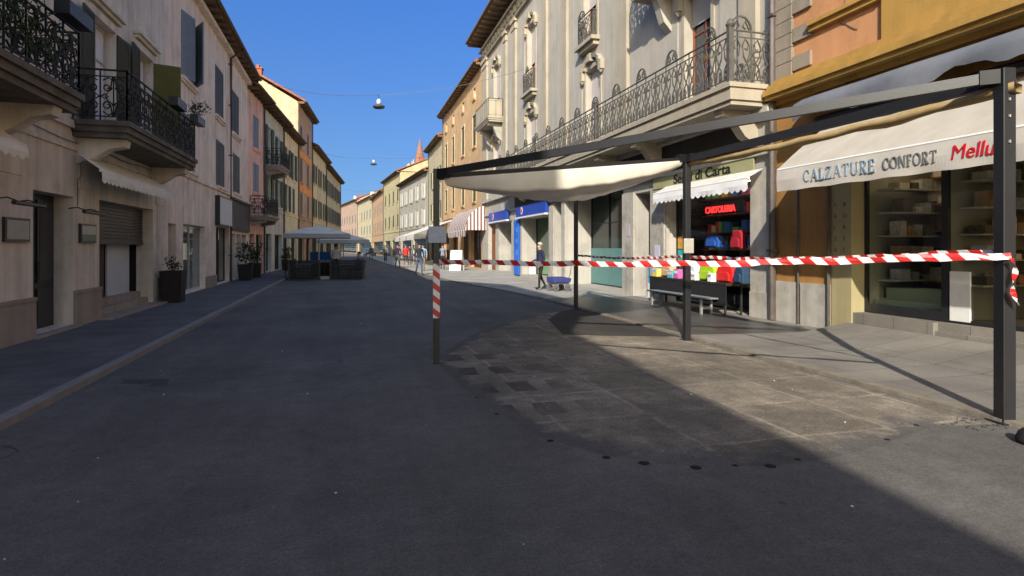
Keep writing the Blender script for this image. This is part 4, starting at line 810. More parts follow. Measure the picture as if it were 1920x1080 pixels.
for c_, pq in ((A_,(B_,C_,D_)),(B_,(A_,C_)),(C_,(A_,B_,D_)),(D_,(A_,C_))):
    m_ = MB()
    for e_ in pq:
        d = (e_-c_); d.z = 0; d.normalize(); q = c_-O+d*.13; n_ = Vector((-d.y,d.x,0))
        m_.hexa([q-d*.09-n_*.052+Vector((0,0,-.075)),q+d*.06-n_*.052+Vector((0,0,-.075)),q+d*.06+n_*.052+Vector((0,0,-.075)),q-d*.09+n_*.052+Vector((0,0,-.075)),q-d*.09-n_*.052+Vector((0,0,.055)),q+d*.06-n_*.052+Vector((0,0,.055)),q+d*.06+n_*.052+Vector((0,0,.055)),q-d*.09+n_*.052+Vector((0,0,.055))])
    m_.build('joint_sleeve', mat('darker_steel', (.010,.010,.012), .5, .2, 9), t)
# sail
M_SAIL = cloth('cream_sailcloth', (.84,.78,.66), .10)
vs = []; NP, NQ = 40, 22; fs = []
Ac, Cc, Dc = A_+Vector((.1,-.05,-.07)), C_+Vector((-.12,-.06,-.05)), D_+Vector((-.1,-.25,-.10))
for j in range(NQ+1):
    jf = 7
    for i in range(NP+1):
        p = i/NP; pr = max(0, math.sin(math.pi*(p*.90+.05)))**.6
        if j <= jf: f = min(1, j/(jf-1)+.002*(j == jf)); q = .012*f*f+(.0015 if j == jf else 0); sag = .30*pr*f
        else: f = (j-jf)/(NQ-jf); q = .014+.986*f**1.5; sag = pr*(.30+.15*(1-math.exp(-f*4)))*(1-q**3)
        base = Ac.lerp(Cc, p).lerp(Dc, q); wr = (.010*math.sin(p*31+q*5)+.006*math.sin(p*67+1)+.012*math.sin(q*60+p*4)*(1-q))*pr*min(1, j/5)
        vs.append(tuple(base - Vector((0,0,sag+wr))))
fs = [(j*(NP+1)+i, j*(NP+1)+i+1, (j+1)*(NP+1)+i+1, (j+1)*(NP+1)+i) for j in range(NQ) for i in range(NP)]
o = MB().add(vs, fs).build('shade_sail', M_SAIL, None, True); tag(o, 'cream cloth shade sail sagging between the black pergola posts', 'shade sail')
m_ = MB(); n = 26; pv = []
for i in range(n+1):
    f = i/n; p = (C_-Vector((0,0,.05))).lerp(B_-Vector((.03,.1,.09)), f); zz = -.05*math.sin(math.pi*f)+.01*math.sin(f*40)
    pv.append((p+Vector((0,0,zz)), p+Vector((.10,0,zz-.02)), p+Vector((.10,0,zz-.085+.015*math.sin(f*23))), p+Vector((.0,0,zz-.075+.012*math.sin(f*29)))))
m_.add([q for r_ in pv for q in r_], [(i*4+k, i*4+(k+1)%4, (i+1)*4+(k+1)%4, (i+1)*4+k) for i in range(n) for k in range(4)])
o = m_.build('rolled_sail', mat('ochre_canvas', (.40,.29,.14), .9, .12, 6), None, True); tag(o, 'narrow ochre strip of bunched sailcloth along the pergola beam', 'shade sail')
# barrier tape
RED, WHT = (.45,.02,.02,1), (.75,.73,.72,1)
def tape(name, pts, h, per, label, grp='barrier tapes on the pergola', twist=0.0, wave=.01):
    P_ = [Vector(p) for p in pts]; d = (P_[-1]-P_[0]).normalized(); m = stripe_mat('tape_'+name, RED, WHT, tuple(d*.8+Vector((0,0,.75))), 1/per, .35)
    mb = MB(); n = 48; segs = len(P_)-1; vs = []; nrm = d.cross(Vector((0,0,1))).normalized()
    for i in range(n+1):
        f = i/n*segs; k = min(int(f), segs-1); p = P_[k].lerp(P_[k+1], f-k)
        p = p - Vector((0,0,.055*math.sin(math.pi*i/n)+.006*math.sin(i*.7)+.004*math.sin(i*1.9))); a = twist*math.sin(i*.45)+.22*math.sin(i*1.3)+.25*math.sin(i*.31+2)
        hv = Vector((0,0,1))*math.cos(a)+nrm*math.sin(a); hh = h/2*(1+.10*math.sin(i*.9)+.08*math.sin(i*2.3))
        vs += [p+hv*hh, p+nrm*.004, p-hv*hh]
    mb.add(vs, [(i*3+k, i*3+k+1, (i+1)*3+k+1, (i+1)*3+k) for i in range(n) for k in range(2)])
    o = mb.build('barrier_tape', m); tag(o, label, 'barrier tape', grp); return o
tape('front', [(1.19,8.03,1.40),(5.70,3.86,1.525)], .066, .17, 'red and white barrier tape along the front from the slim to the thick post')
tape('side', [(5.60,8.83,1.43),(5.79,4.03,1.56)], .058, .17, 'barrier tape along the kerb from the beige notice post to the thick post', twist=.25)
tape('back', [(5.60,13.98,1.39),(5.60,8.97,1.44)], .05, .18, 'thin red and white tape from the farthest post to the beige notice post', twist=.3)
m_ = MB(); pts = []
for i in range(15): 
    f = i/14; pts.append(Vector((5.66+.03*math.sin(f*7)+.05*f, 3.83-.01*f, 1.50-.42*f)))
vs = []
for i, p in enumerate(pts): a = i*.55; hv = Vector((math.cos(a), math.sin(a)*.5, 0))*.032; vs += [p+hv, p-hv]
m_.add(vs, [(i*2,i*2+1,i*2+3,i*2+2) for i in range(14)])
o = m_.build('barrier_tape', stripe_mat('tape_tail', RED, WHT, (.3,0,1), 7, .35)); tag(o, 'short loose end of barrier tape dangling from the thick right post', 'barrier tape', 'barrier tapes on the pergola')
m_ = MB(); w_ = .047; rz = -.1; c, s_ = math.cos(rz), math.sin(rz)
cs = [(1.16+c*dx-s_*dy, 8.1+s_*dx+c*dy) for dx, dy in ((-w_,-w_),(w_,-w_),(w_,w_),(-w_,w_))]
m_.hexa([(x,y,.62) for x,y in cs]+[(x,y,1.37) for x,y in cs])
o = m_.build('barrier_tape', stripe_mat('tape_wrap', (.55,.03,.02,1), WHT, (.9,.9,1), 5.6, .35)); tag(o, 'red and white tape wound around the lower half of the slim pergola post', 'barrier tape', 'barrier tapes on the pergola')
M_PAPER = mat('notice_paper', (.42,.43,.50), .7, .10, 14)
def sheetbox(name, label, c, w_, h, m, rz=0.0):
    t_ = thing(name, label, 'notice', c, rz); MB().box((-w_/2,-.004,-h/2),(w_/2,.004,h/2)).build('sheet', m, t_)
    for x in (-w_*.3, w_*.3): MB().box((x-.02,-.0065,h/2-.03),(x+.02,-.0045,h/2-.01)).build('tape_strip', mat('clear_tape', (.5,.5,.48), .3), t_)
    return t_
sheetbox('paper_notice', 'grey paper notice taped to the slim pergola post', (1.165,8.045,1.77), .245, .225, M_PAPER, -.1)
sheetbox('paper_notice', 'small beige paper notice on the middle pergola post', (5.58,8.84,1.62), .19, .25, mat('beige_paper', (.38,.35,.30), .8, .08, 9))

# ================================================================== AWNINGS, SIGNS
def lp(b, o_, pts): return [b.P(*p)-o_ for p in pts]
def awning(b, u0, u1, pts, canvas_m, val, val_m, label, name='awning', scallop=0, bar_m=None, ends=True, arms=True, group=None):
    """pts: (v,z) profile from the wall to the front bar; val: drop of the valance"""
    uc = (u0+u1)/2; o_ = b.P(uc, 0, pts[-1][1]); t_ = thing(name, label, 'awning', b.O+o_, 0, group)
    P = lambda u, v, z: b.P(u, v, z)-o_
    m_ = MB(); n = 24; vs = []
    for i in range(n+1):
        u = u0+(u1-u0)*i/n
        for k, (v, z) in enumerate(pts):
            f = k/(len(pts)-1); vs.append(P(u, v, z-.02*math.sin(math.pi*f)*(1+.3*math.sin(i*1.7))))
    K = len(pts); m_.add(vs, [(i*K+k,i*K+k+1,(i+1)*K+k+1,(i+1)*K+k) for i in range(n) for k in range(K-1)])
    c_ = m_.build('canopy', canvas_m, t_, True)
    v, z = pts[-1]
    if val:
        m_ = MB(); n = max(8, int((u1-u0)/.045)); vs = []
        for i in range(n+1):
            u = u0+(u1-u0)*i/n; sc = scallop*abs(math.sin(math.pi*(u-u0)/.22)) if scallop else .006*math.sin(i*.4)
            vs += [P(u, v+.004, z-.02), P(u, v+.016+.006*math.sin(i*.23), z-val*.5), P(u, v+.008+.01*math.sin(i*.31), z-val+ (scallop-sc if scallop else sc))]
        m_.add(vs, [(i*3+k,i*3+k+1,(i+1)*3+k+1,(i+1)*3+k) for i in range(n) for k in range(2)]); m_.build('valance', val_m, t_)
    m_ = MB(); m_.tube([P(u0,v-.02,z-.005),P(u1,v-.02,z-.005)], .026, 7); m_.build('front_bar', bar_m or M_WHITEP, t_)
    if arms:
        for u in (u0+.25, u1-.25):
            m_ = MB(); m_.tube([P(u,.02,z-.05),P(u,v-.03,z-.02)], .02, 6); m_.build('arm', M_IRON2, t_)
    return t_, o_
M_CANV = cloth('cream_canvas', (.50,.455,.39), .12); M_CANL = mat('left_cream_canvas', (.84,.80,.72), .9, .06, 3); M_CANVW = cloth('white_canvas', (.82,.80,.76), .25)
# shoe shop awning with lettering
t, o_ = awning(R1, .9, 9.0, [(.22,3.86),(.55,3.62),(.95,3.31),(1.3,3.0)], M_CANV, .40, mat('valance_cloth', (.52,.48,.43), .9, .08, 2.5), 'wide cream awning lettered CALZATURE CONFORT over the shoe shop')
m_ = MB(); P = lambda u, v, z: R1.P(u,v,z)-o_
m_.add([P(9.0,.3,3.78),P(9.0,1.3,3.0),P(9.0,1.3,2.62),P(9.03,.95,2.82)],[(0,1,2,3)]); m_.build('side_flap', M_CANV, t)
def serif(word, u, z, h, m, kern=.13, sq=.95):
    """roman capitals with thick and thin strokes, reading towards decreasing u on the right hand facades"""
    mb = MB(); lay = [0]
    def st(p, q, w0, w1=None):
        w1 = w1 or w0; p = Vector((*p,0)); q = Vector((*q,0)); d = (q-p).normalized(); n_ = Vector((-d.y,d.x,0)); lay[0] += 1; e = 1.325+.0003*(lay[0] % 25)
        c = [p+n_*w0/2,p-n_*w0/2,q-n_*w1/2,q+n_*w1/2]; f = [R1.P(u-(x0+k.x*sq)*h, e, z+k.y*h)-o_ for k in c]; g = [R1.P(u-(x0+k.x*sq)*h, 1.312, z+k.y*h)-o_ for k in c]
        mb.hexa(f+g)
    def arc(cx, cy, rx, ry, a0, a1, n=12):
        for i in range(n):
            a = R(a0+(a1-a0)*i/n); c = R(a0+(a1-a0)*(i+1)/n); w_ = .05+.11*abs(math.cos((a+c)/2))
            st((cx+rx*math.cos(a),cy+ry*math.sin(a)),(cx+rx*math.cos(c),cy+ry*math.sin(c)),w_)
    T, S_ = .15, .06; ser = lambda x, y, l=.2: st((x-l/2,y),(x+l/2,y),.045)
    W = {'C':.78,'A':.86,'L':.62,'Z':.68,'T':.7,'U':.78,'R':.74,'E':.6,'O':.88,'N':.86,'F':.56}; x0 = 0
    for ch in word:
        if ch == 'C': arc(.42,.5,.36,.48,50,310); st((.66,.95),(.66,.70),.05)
        elif ch == 'A': st((.08,0),(.42,1),S_); st((.40,1),(.74,0),T); st((.2,.33),(.6,.33),.05); ser(.08,.02); ser(.74,.02,.26)
        elif ch == 'L': st((.16,0),(.16,1),T); ser(.16,.98,.3); st((.02,.03),(.56,.03),S_); st((.56,0),(.56,.24),.05)
        elif ch == 'Z': st((.06,.97),(.62,.97),S_); st((.58,.97),(.08,.03),T); st((.04,.03),(.62,.03),S_); st((.62,0),(.62,.24),.05); st((.06,1),(.06,.78),.05)
        elif ch == 'T': st((.34,0),(.34,1),T); st((.02,.97),(.66,.97),S_); ser(.34,.02,.3); st((.02,1),(.02,.76),.05); st((.66,1),(.66,.76),.05)
        elif ch == 'U': st((.14,1),(.14,.3),T); st((.64,1),(.64,.3),S_); arc(.39,.3,.25,.28,180,360); ser(.14,.98,.28); ser(.64,.98,.22)
        elif ch == 'R': st((.16,0),(.16,1),T); arc(.3,.73,.26,.25,-90,90,8); st((.16,.97),(.3,.97),.05); st((.16,.48),(.3,.48),.05); st((.32,.48),(.66,0),T); ser(.16,.02,.3); ser(.66,.02,.16); ser(.12,.98,.2)
        elif ch == 'E' or ch == 'F':
            st((.16,0),(.16,1),T); st((.02,.97),(.5,.97),S_); st((.16,.5),(.42,.5),.05); st((.5,1),(.5,.78),.05); ser(.16,.02,.3)
            if ch == 'E': st((.16,.03),(.54,.03),S_); st((.54,0),(.54,.24),.05)
        elif ch == 'O': arc(.44,.5,.38,.48,0,360,18)
        elif ch == 'N': st((.12,0),(.12,1),S_); st((.12,1),(.7,0),T); st((.7,0),(.7,1),S_); ser(.12,.02); ser(.7,.98); ser(.06,.98,.14)
        x0 += (W[ch]+kern)*sq
    return mb.build('lettering', m, t)
serif('CALZATURE', 8.33, 2.71, .195, mat('blue_grey_letters', (.22,.29,.36), .8))
serif('CONFORT', 6.78, 2.72, .165, mat('dark_grey_letters', (.17,.17,.17), .8), .09, .83)
text('Mellu', 'lettering', mat('red_letters', (.50,.01,.02), .7), .27, R1.P(5.80,1.315,2.72)-o_, (R(90),0,R1.rz()), t, .006, offset=.0, shear=.2, sx=.93)
# grey tarpaulin skirt above the awning
t = thing('tarpaulin_cover', 'long grey tarpaulin cover with ragged wavy edge hanging above the shoe shop awning', 'tarpaulin', R1.W(3,0,4.2)); o_ = R1.P(3,0,4.2)
m_ = MB(); n = 90; vs = []
for i in range(n+1):
    u = -4+13.5*i/n; rag = .07*math.sin(u*2.3)+.045*math.sin(u*5.1+1)+.02*math.sin(u*13); k = .02*math.sin(u*3.7)
    vs += [R1.P(u,.01,4.56)-o_, R1.P(u,.30+k*.5,4.47)-o_, R1.P(u,.52+k,4.36+k)-o_, R1.P(u,.56+k*1.6,4.22)-o_, R1.P(u,.55+k*2,4.05+rag)-o_]
m_.add(vs, [(i*5+k,i*5+k+1,(i+1)*5+k+1,(i+1)*5+k) for i in range(n) for k in range(4)])
m_.build('sheet', mat('grey_tarpaulin', (.15,.16,.185), .75, .15, 3, .15, 12, stain=(.085,.085,.095,1), stain_amt=.5, stain_scale=3), t, True)
m_ = MB(); m_.tube([R1.P(-4,.26,3.98)-o_, R1.P(9.15,.26,3.98)-o_], .09, 8); m_.build('roller', M_STEEL, t)
# stationer's awning, board, neon
awning(R2, U(10.85), U(14.95), [(.10,3.32),(.3,3.22),(.5,3.10)], M_CANVW, .30, mat('white_valance', (.74,.73,.74), .9, .06, 4), 'short white awning with scalloped edge over the stationery shop', scallop=.07, arms=False)
t = thing('shop_sign', 'yellow green shop board lettered Segni di Carta above the scalloped white awning', 'sign', R2.W(U(13.4),0,3.4)); o_ = R2.P(U(13.4),0,3.4)
m_ = MB(); R2.box(m_,U(11.2),U(15.7),.065,.09,3.30,3.64); rel(R2,m_,o_).build('board', mat('yellow_green_board', (.30,.30,.16), .6, .06, 3), t)
text('Segni di Carta', 'lettering', mat('black_letters', (.012,.012,.012), .6), .34, R2.P(U(14.55),.096,3.36)-o_, (R(90),0,R2.rz()), t, .008, offset=.004, sx=1.32)
m_ = MB(); R2.box(m_,U(11.8),U(14.7),-.62,-.58,3.2,3.23); m_.build('added_fill_strip', mat('stock_fill_glow', (1,.82,.6), .5, 0, 1, emit=5), w_stat)  # glowing strip added to brighten the goods inside, not a known lamp
t = thing('neon_sign', 'red lit CARTOLERIA letters hanging inside the stationery window', 'sign', R2.W(U(13.25),-.55,2.6)); o_ = R2.P(U(13.25),-.55,2.6)
M_NEON = mat('red_neon', (.9,.03,.03), .5, .0, 1, emit=1.6)
text('CARTOLERIA', 'lettering', M_NEON, .235, R2.P(U(14.0),-.55,2.51)-o_, (R(90),0,R2.rz()), t, .01, offset=.006, sx=.92)
m_ = MB(); R2.box(m_,U(12.45),U(14.05),-.60,-.57,2.46,2.74); rel(R2,m_,o_).build('backing', M_DARK, t)
# bank signs
M_BLUE = mat('sign_blue', (.015,.06,.38), .4, .05, 3); M_WH = mat('sign_white', (.7,.7,.72), .4, .04, 3); M_SRED = mat('sign_red', (.5,.03,.05), .4)
for u0, u1, lb in [(25.2,30.1,'blue fascia sign over the nearer green glazed shop window'),(32.0,36.4,'blue fascia sign over the farther green glazed shop window')]:
    uc = U((u0+u1)/2); t = thing('shop_sign', lb, 'sign', R2.W(uc,0,3.4), 0, 'blue fascia signs'); o_ = R2.P(uc,0,3.4)
    m_ = MB(); R2.box(m_,U(u0),U(u1),.13,.24,3.16,3.72); rel(R2,m_,o_).build('board', M_BLUE, t)
    m_ = MB(); R2.box(m_,U(u0)-.02,U(u1)+.02,.12,.30,3.08,3.155); rel(R2,m_,o_).build('trim', M_WH, t)
    c = R2.P(U(u1)-1.1,.25,3.46)-o_; m_ = MB(); 
    m_.prism([c+R2.U*.2*math.cos(a*math.pi/6)+Vector((0,0,.2*math.sin(a*math.pi/6))) for a in range(12)], R2.V*.01); m_.build('emblem', M_WH, t)
    m_ = MB(); m_.prism([c+R2.V*.012+R2.U*.13*math.cos(a*math.pi/6)+Vector((0,0,.13*math.sin(a*math.pi/6))) for a in range(12)], R2.V*.01); m_.build('emblem', M_SRED, t)
t = thing('banner_panel', 'tall narrow blue banner panel between the two green glazed shop windows', 'banner', R2.W(U(30.5),.06,.1)); o_ = R2.P(U(30.5),.06,.1)
m_ = MB(); R2.box(m_,U(30.05),U(30.95),.06,.12,.12,3.05); rel(R2,m_,o_).build('panel', mat('banner_blue', (.01,.13,.62), .4, .04, 3), t)
for z in (1.2,1.8,2.4): m_ = MB(); R2.box(m_,U(30.2),U(30.5),.122,.128,z,z+.25); rel(R2,m_,o_).build('pale_square', mat('pale_blue', (.12,.28,.70), .4), t)
# dome awning with stripes
M_STRIPE = stripe_mat('maroon_stripes', (.62,.56,.54,1), (.17,.075,.07,1), (1,.35,0), 4.2, .85)
pts = [(.02,4.35)]+[(1.4*math.sin(a*math.pi/16), 2.72+1.63*math.cos(a*math.pi/16)) for a in range(1,9)]
b3 = Bld.__new__(Bld); b3.O = Vector((8.8,39.22,0)); b3.U = Vector((0,1,0)); b3.V = Vector((-1,0,0)); b3.side = 'R'
t, o_ = awning(b3, -1.0, 6.0, pts, M_STRIPE, .42, M_STRIPE, 'rounded hood awning with maroon and white stripes on the peach house', arms=False)
for u in (-1.0, 6.0):
    m_ = MB(); m_.add([b3.P(u,v,z)-o_ for v, z in pts]+[b3.P(u,0,2.72)-o_], [tuple(range(len(pts)+1))]); m_.build('end_panel', M_STRIPE, t)
for k, (u0, u1) in enumerate(((7.4,13.5),(14.2,20.4),(21.2,28))):
    awning(b3, u0, u1, [(.1,4.0),(2.0,3.3),(3.9,2.62)], M_CANVW, .45, M_CANVW, ['white street awning over the far pavement, nearest to the striped hood','white street awning over the far pavement, between two others','white street awning over the far pavement, farthest from the striped hood'][k], group='white awnings in the far street')
# left awnings
awning(L1, 13.0, 17.6, [(.12,3.38),(.3,3.25),(.5,3.08)], M_CANL, .25, M_CANL, 'cream awning with scalloped valance above the garage shutter', scallop=.06, arms=False, bar_m=M_CANL)
awning(L1, 7.4, 10.3, [(.12,3.38),(.3,3.25),(.5,3.10)], M_CANL, .22, M_CANL, 'cream awning cut by the left picture edge under the first balcony', scallop=.06, arms=False, bar_m=M_CANL)
for u, lb, gm in [(10.68,'framed pale wall plaque under the lamp beside the dark entrance door',(.30,.30,.27)),(13.30,'framed wall plaque with green lower half beside the garage shutter',(.34,.33,.27))]:
    wd = .72; t = thing('wall_plaque', lb, 'plaque', L1.W(u+wd/2,0,1.87)); o_ = L1.P(u+wd/2,0,1.87)
    m_ = MB(); L1.box(m_,u,u+wd,.004,.05,1.68,2.06); rel(L1,m_,o_).build('frame', M_STEEL, t)
    m_ = MB(); L1.box(m_,u+.04,u+wd-.04,.051,.056,1.72,2.02); rel(L1,m_,o_).build('sheet', mat('plaque_%d' % int(u), gm, .3, .1, 9), t)
    if u > 12: m_ = MB(); L1.box(m_,u+.04,u+wd-.04,.057,.06,1.72,1.85); rel(L1,m_,o_).build('lower_sheet', mat('plaque_green', (.04,.09,.075), .3), t)
for u, lb in [(10.15,'dark slim wall lamp on arms above the pale plaque'),(12.5,'dark slim wall lamp on arms above the green and pale plaque')]:
    t = thing('wall_lamp', lb, 'lamp', L1.W(u+.45,0,2.3)); o_ = L1.P(u+.45,0,2.3)
    m_ = MB(); m_.tube([L1.P(u,.40,2.25)-o_,L1.P(u+.9,.40,2.25)-o_],.035,7); m_.build('lamp_tube', M_STEEL, t)
    for x in (.15,.75): m_ = MB(); m_.tube([L1.P(u+x+.25,.0,2.33)-o_,L1.P(u+x+.1,.2,2.34)-o_,L1.P(u+x,.40,2.27)-o_],.012,5); m_.build('arm', M_STEEL, t)

# ================================================================== HANGING LAMPS
for (p, l_, r_, lb) in [((1.45,30.7,8.75),(-4.2,33.2,10.2),(8.7,29.2,10.8),'hanging street lamp nearest to the camera over the middle of the street'),((2.2,56.5,9.35),(-3.0,57,10.4),(8.7,56.0,10.6),'hanging street lamp second along the street, over the road'),((3.4,87.3,9.2),(-.8,88,10.0),(7.0,86.8,10.2),'hanging street lamp smallest and farthest down the street')]:
    p = Vector(p); t = thing('street_lamp', lb, 'street lamp', p, 0, 'street lamps hung from cables')
    MB().lathe((0,0,0),[(.06,-.10),(.26,-.06),(.31,0),(.30,.05),(.17,.10),(.06,.12)],16).build('lamp_shade', mat('lamp_grey', (.06,.06,.065), .5, .1, 5), t, True)
    MB().lathe((0,0,.12),[(.05,0),(.11,.06),(.11,.2),(.07,.27),(.02,.3)],12).build('lamp_dome', mat('lamp_white', (.6,.62,.65), .4, .05, 5), t, True)
    m_ = MB(); m_.tube([(0,0,.4),(0,0,.62)],.015,5)
    for e in (l_, r_):
        e = Vector(e)-p; m_.tube([Vector((0,0,.6)).lerp(e, f/12)-Vector((0,0,.25*math.sin(math.pi*f/12))) for f in range(13)],.011,4)
    m_.build('cable', M_STEEL, t)

# ================================================================== PLANTS
def leaves(mb, c, r, n, size=.07, flat=1.0):
    c = Vector(c)
    for i in range(n):
        d = Vector((rnd.gauss(0,1),rnd.gauss(0,1),rnd.gauss(0,1)*flat)).normalized()*r*rnd.uniform(.25,1)**.6
        p = c+d; a = Vector((rnd.gauss(0,1),rnd.gauss(0,1),rnd.gauss(.4,1))).normalized(); q = a.cross(Vector((rnd.gauss(0,1),rnd.gauss(0,1),rnd.gauss(0,1)))).normalized(); s_ = size*rnd.uniform(.6,1.3)
        mb.add([p, p+a*s_+q*s_*.35, p+a*s_*2, p+a*s_-q*s_*.35], [(0,1,2,3)])
def planter(x, y, w_, h, label, z0=.07, rz=0.0):
    t_ = thing('planter', label, 'planter', (x,y,z0), rz); m_ = MB(); a = w_/2; c = a*.86
    m_.hexa([(-c,-c,0),(c,-c,0),(c,c,0),(-c,c,0),(-a,-a,h),(a,-a,h),(a,a,h),(-a,a,h)]); m_.build('pot', M_TERRA, t_, bevel=.012)
    m_ = MB(); 
    for p, q in (((-a-.01,-a-.01),(a+.01,-a+.03)),((-a-.01,a-.03),(a+.01,a+.01)),((-a-.01,-a+.03),(-a+.03,a-.03)),((a-.03,-a+.03),(a+.01,a-.03))): m_.box((*p,h+.002),(*q,h+.03))
    m_.build('rim', M_TERRA, t_); return t_
def plant(x, y, z, label, h, r, n, size=.07):
    t_ = thing('plant', label, 'plant', (x,y,z)); m_ = MB()
    for k in range(7):
        a = k*.9; m_.tube([(0,0,-.02),(r*.35*math.cos(a),r*.35*math.sin(a),h*.45),(r*.8*math.cos(a),r*.8*math.sin(a),h*rnd.uniform(.7,1))],.008,4,r2=.003)
    m_.build('stem', mat('stem_brown', (.05,.04,.02), .8), t_); m_ = MB()
    for k in range(9): leaves(m_, (rnd.uniform(-.6,.6)*r, rnd.uniform(-.6,.6)*r, h*rnd.uniform(.25,.95)), r*.5, n//9, size)
    m_.build('foliage', M_LEAF, t_); return t_
planter(-4.72,18.25,.55,.84,'tall dark brown square planter beside the pale shop window, nearest of the left planters'); plant(-4.72,18.25,.90,'small leafy plant in the tall planter nearest on the left pavement',.42,.24,140,.05)
for i, (x, y, h) in enumerate([(-4.6,29.3,.7),(-4.55,31.6,.7),(-4.0,41.5,.65)]):
    planter(x,y,.6,h,['dark square planter before the brown shop fascia on the left pavement','dark square planter behind another, at the edge of the brown shop fascia','dark planter on the left pavement behind the parasol seating'][i])
    plant(x,y,h+.07,['dark bushy shrub in the planter before the brown shop fascia','dark bushy shrub in the planter at the far edge of the brown shop fascia','green shrub in the planter behind the parasol seating'][i],1.0 if i < 2 else .8,.42,420,.07)
# flower boxes on the balconies
for (u, v, z, lb, pl) in [(8.9,1.06,4.98,'empty dark flower box hung on the first balcony railing, nearer the picture edge',0),(10.2,1.06,4.95,'empty dark flower box hung near the corner of the first balcony railing',0),(15.7,1.06,4.92,'dark flower box hung on the middle of the second balcony railing',0),(17.6,1.06,4.92,'dark flower box with straggly plant at the far corner of the second balcony',1)]:
    t = thing('flower_box', lb, 'flower box', L1.W(u,v,z)); o_ = L1.P(u,v,z); m_ = MB()
    L1.box(m_,u-.4,u+.4,v-.02,v+.18,z,z+.02)
    for a in ((u-.4,u+.4,v-.02,v),(u-.4,u+.4,v+.16,v+.18),(u-.4,u-.38,v,v+.16),(u+.38,u+.4,v,v+.16)): L1.box(m_,*a,z+.02,z+.2)
    L1.box(m_,u-.38,u+.38,v,v+.16,z+.14,z+.16); rel(L1,m_,o_).build('trough', M_STEEL, t)
    if pl: pp = L1.W(u,v+.08,z+.16); plant(pp.x,pp.y,pp.z,'straggly dark plant growing in the flower box at the balcony corner',.42,.32,160,.05)
t = thing('climbing_plant', 'dark leafy climber covering the first balcony railing at the left edge', 'plant', (-4.06,8.8,4.08)); m_ = MB()
for k in range(26): leaves(m_, (rnd.uniform(-.04,.04), rnd.uniform(-1.2,1.1), rnd.uniform(.1,.9)), .22, 26, .045)
m_.build('foliage', M_LEAF, t)

# ================================================================== STATIONERY GOODS
t = thing('display_table', 'dark display table loaded with school bags outside the stationery shop', 'table', (8.45,13.2,.035)); 
m_ = MB(); m_.box((-.28,-1.75,.70),(.26,1.75,.745)); m_.build('tabletop', mat('dark_table', (.03,.028,.026), .6), t)
m_ = MB(); m_.box((-.27,-1.74,.28),(-.25,1.74,.70)); m_.build('skirt', mat('black_cloth', (.015,.015,.016), .9, .2, 6), t)
for x in (-.22,.2):
    for y in (-1.65,1.65): m_ = MB(); m_.box((x-.02,y-.02,0),(x+.02,y+.02,.70)); m_.build('leg', MATS['dark_table'], t)
t = thing('bench', 'long grey plank bench on the pavement before the stationery display table', 'bench', (8.0,13.1,.035))
m_ = MB(); m_.box((-.16,-1.4,.36),(.16,1.4,.395)); m_.build('seat', mat('grey_plank', (.20,.21,.22), .7, .12, 5), t, bevel=.008)
for y in (-1.15,1.15):
    m_ = MB(); m_.box((-.15,y-.03,0),(-.11,y+.03,.36)); m_.box((.11,y-.03,0),(.15,y+.03,.36)); m_.box((-.11,y-.03,.12),(.11,y+.03,.17)); m_.build('leg', mat('grey_leg', (.25,.25,.24), .6), t)
def backpack(c, w_, h, d, col, label, cm, rz=0.0):
    t_ = thing('school_bag', label, 'bag', c, rz); M_ = mat('bag_'+cm, col, .7, .08, 8)
    m_ = MB(); n = 10
    prof = [(-w_/2,0),(w_/2,0),(w_/2*1.02,h*.6),(w_/2*.9,h*.85),(w_/2*.6,h),(-w_/2*.6,h),(-w_/2*.9,h*.85),(-w_/2*1.02,h*.6)]
    m_.prism([(x,-d/2,z) for x, z in prof], (0,d,0)); m_.build('body', M_, t_, bevel=.03)
    m_ = MB(); m_.prism([(x*.75,-d/2-.05,z*.5+.04) for x, z in prof], (0,.052,0)); m_.build('pocket', M_, t_, bevel=.015)
    m_ = MB(); m_.tube([(-.05,0,h-.01),(-.04,0,h+.05),(.04,0,h+.05),(.05,0,h-.01)],.01,5); m_.build('handle', M_DARK, t_)
    return t_
RZ = R(-90)
for (y, z, x, w_, h, col, cm, lb) in [(12.42,.78,8.42,.62,.40,(.35,.55,.02),'lime','lime green school bag on the stationery table'),(11.72,.78,8.42,.60,.40,(.62,.02,.02),'red','bright red school bag on the stationery table'),
        (11.15+.55,1.62,9.2,.42,.30,(.02,.10,.42),'blue','blue school bag hanging highest in the dark stationery shop'),(12.35,1.55,9.2,.42,.46,(.32,.015,.03),'crimson','crimson bag hanging inside the dark stationery shop'),(13.35,1.58,9.2,.55,.30,(.02,.08,.34),'navy','navy blue bag hanging deeper left in the stationery shop'),
        (13.1,.78,8.42,.42,.34,(.62,.63,.66),'pale','pale grey patterned bag on the stationery table beside the lime one'),(11.63-.42,.78,8.42,.30,.38,(.02,.05,.10),'teal','dark blue bag at the near end of the stationery table'),(14.3,.78,8.42,.45,.30,(.5,.33,.2),'tan','tan bag at the far end of the stationery table')]:
    backpack((x,y,z), w_, h, .2, col, lb, cm, RZ)
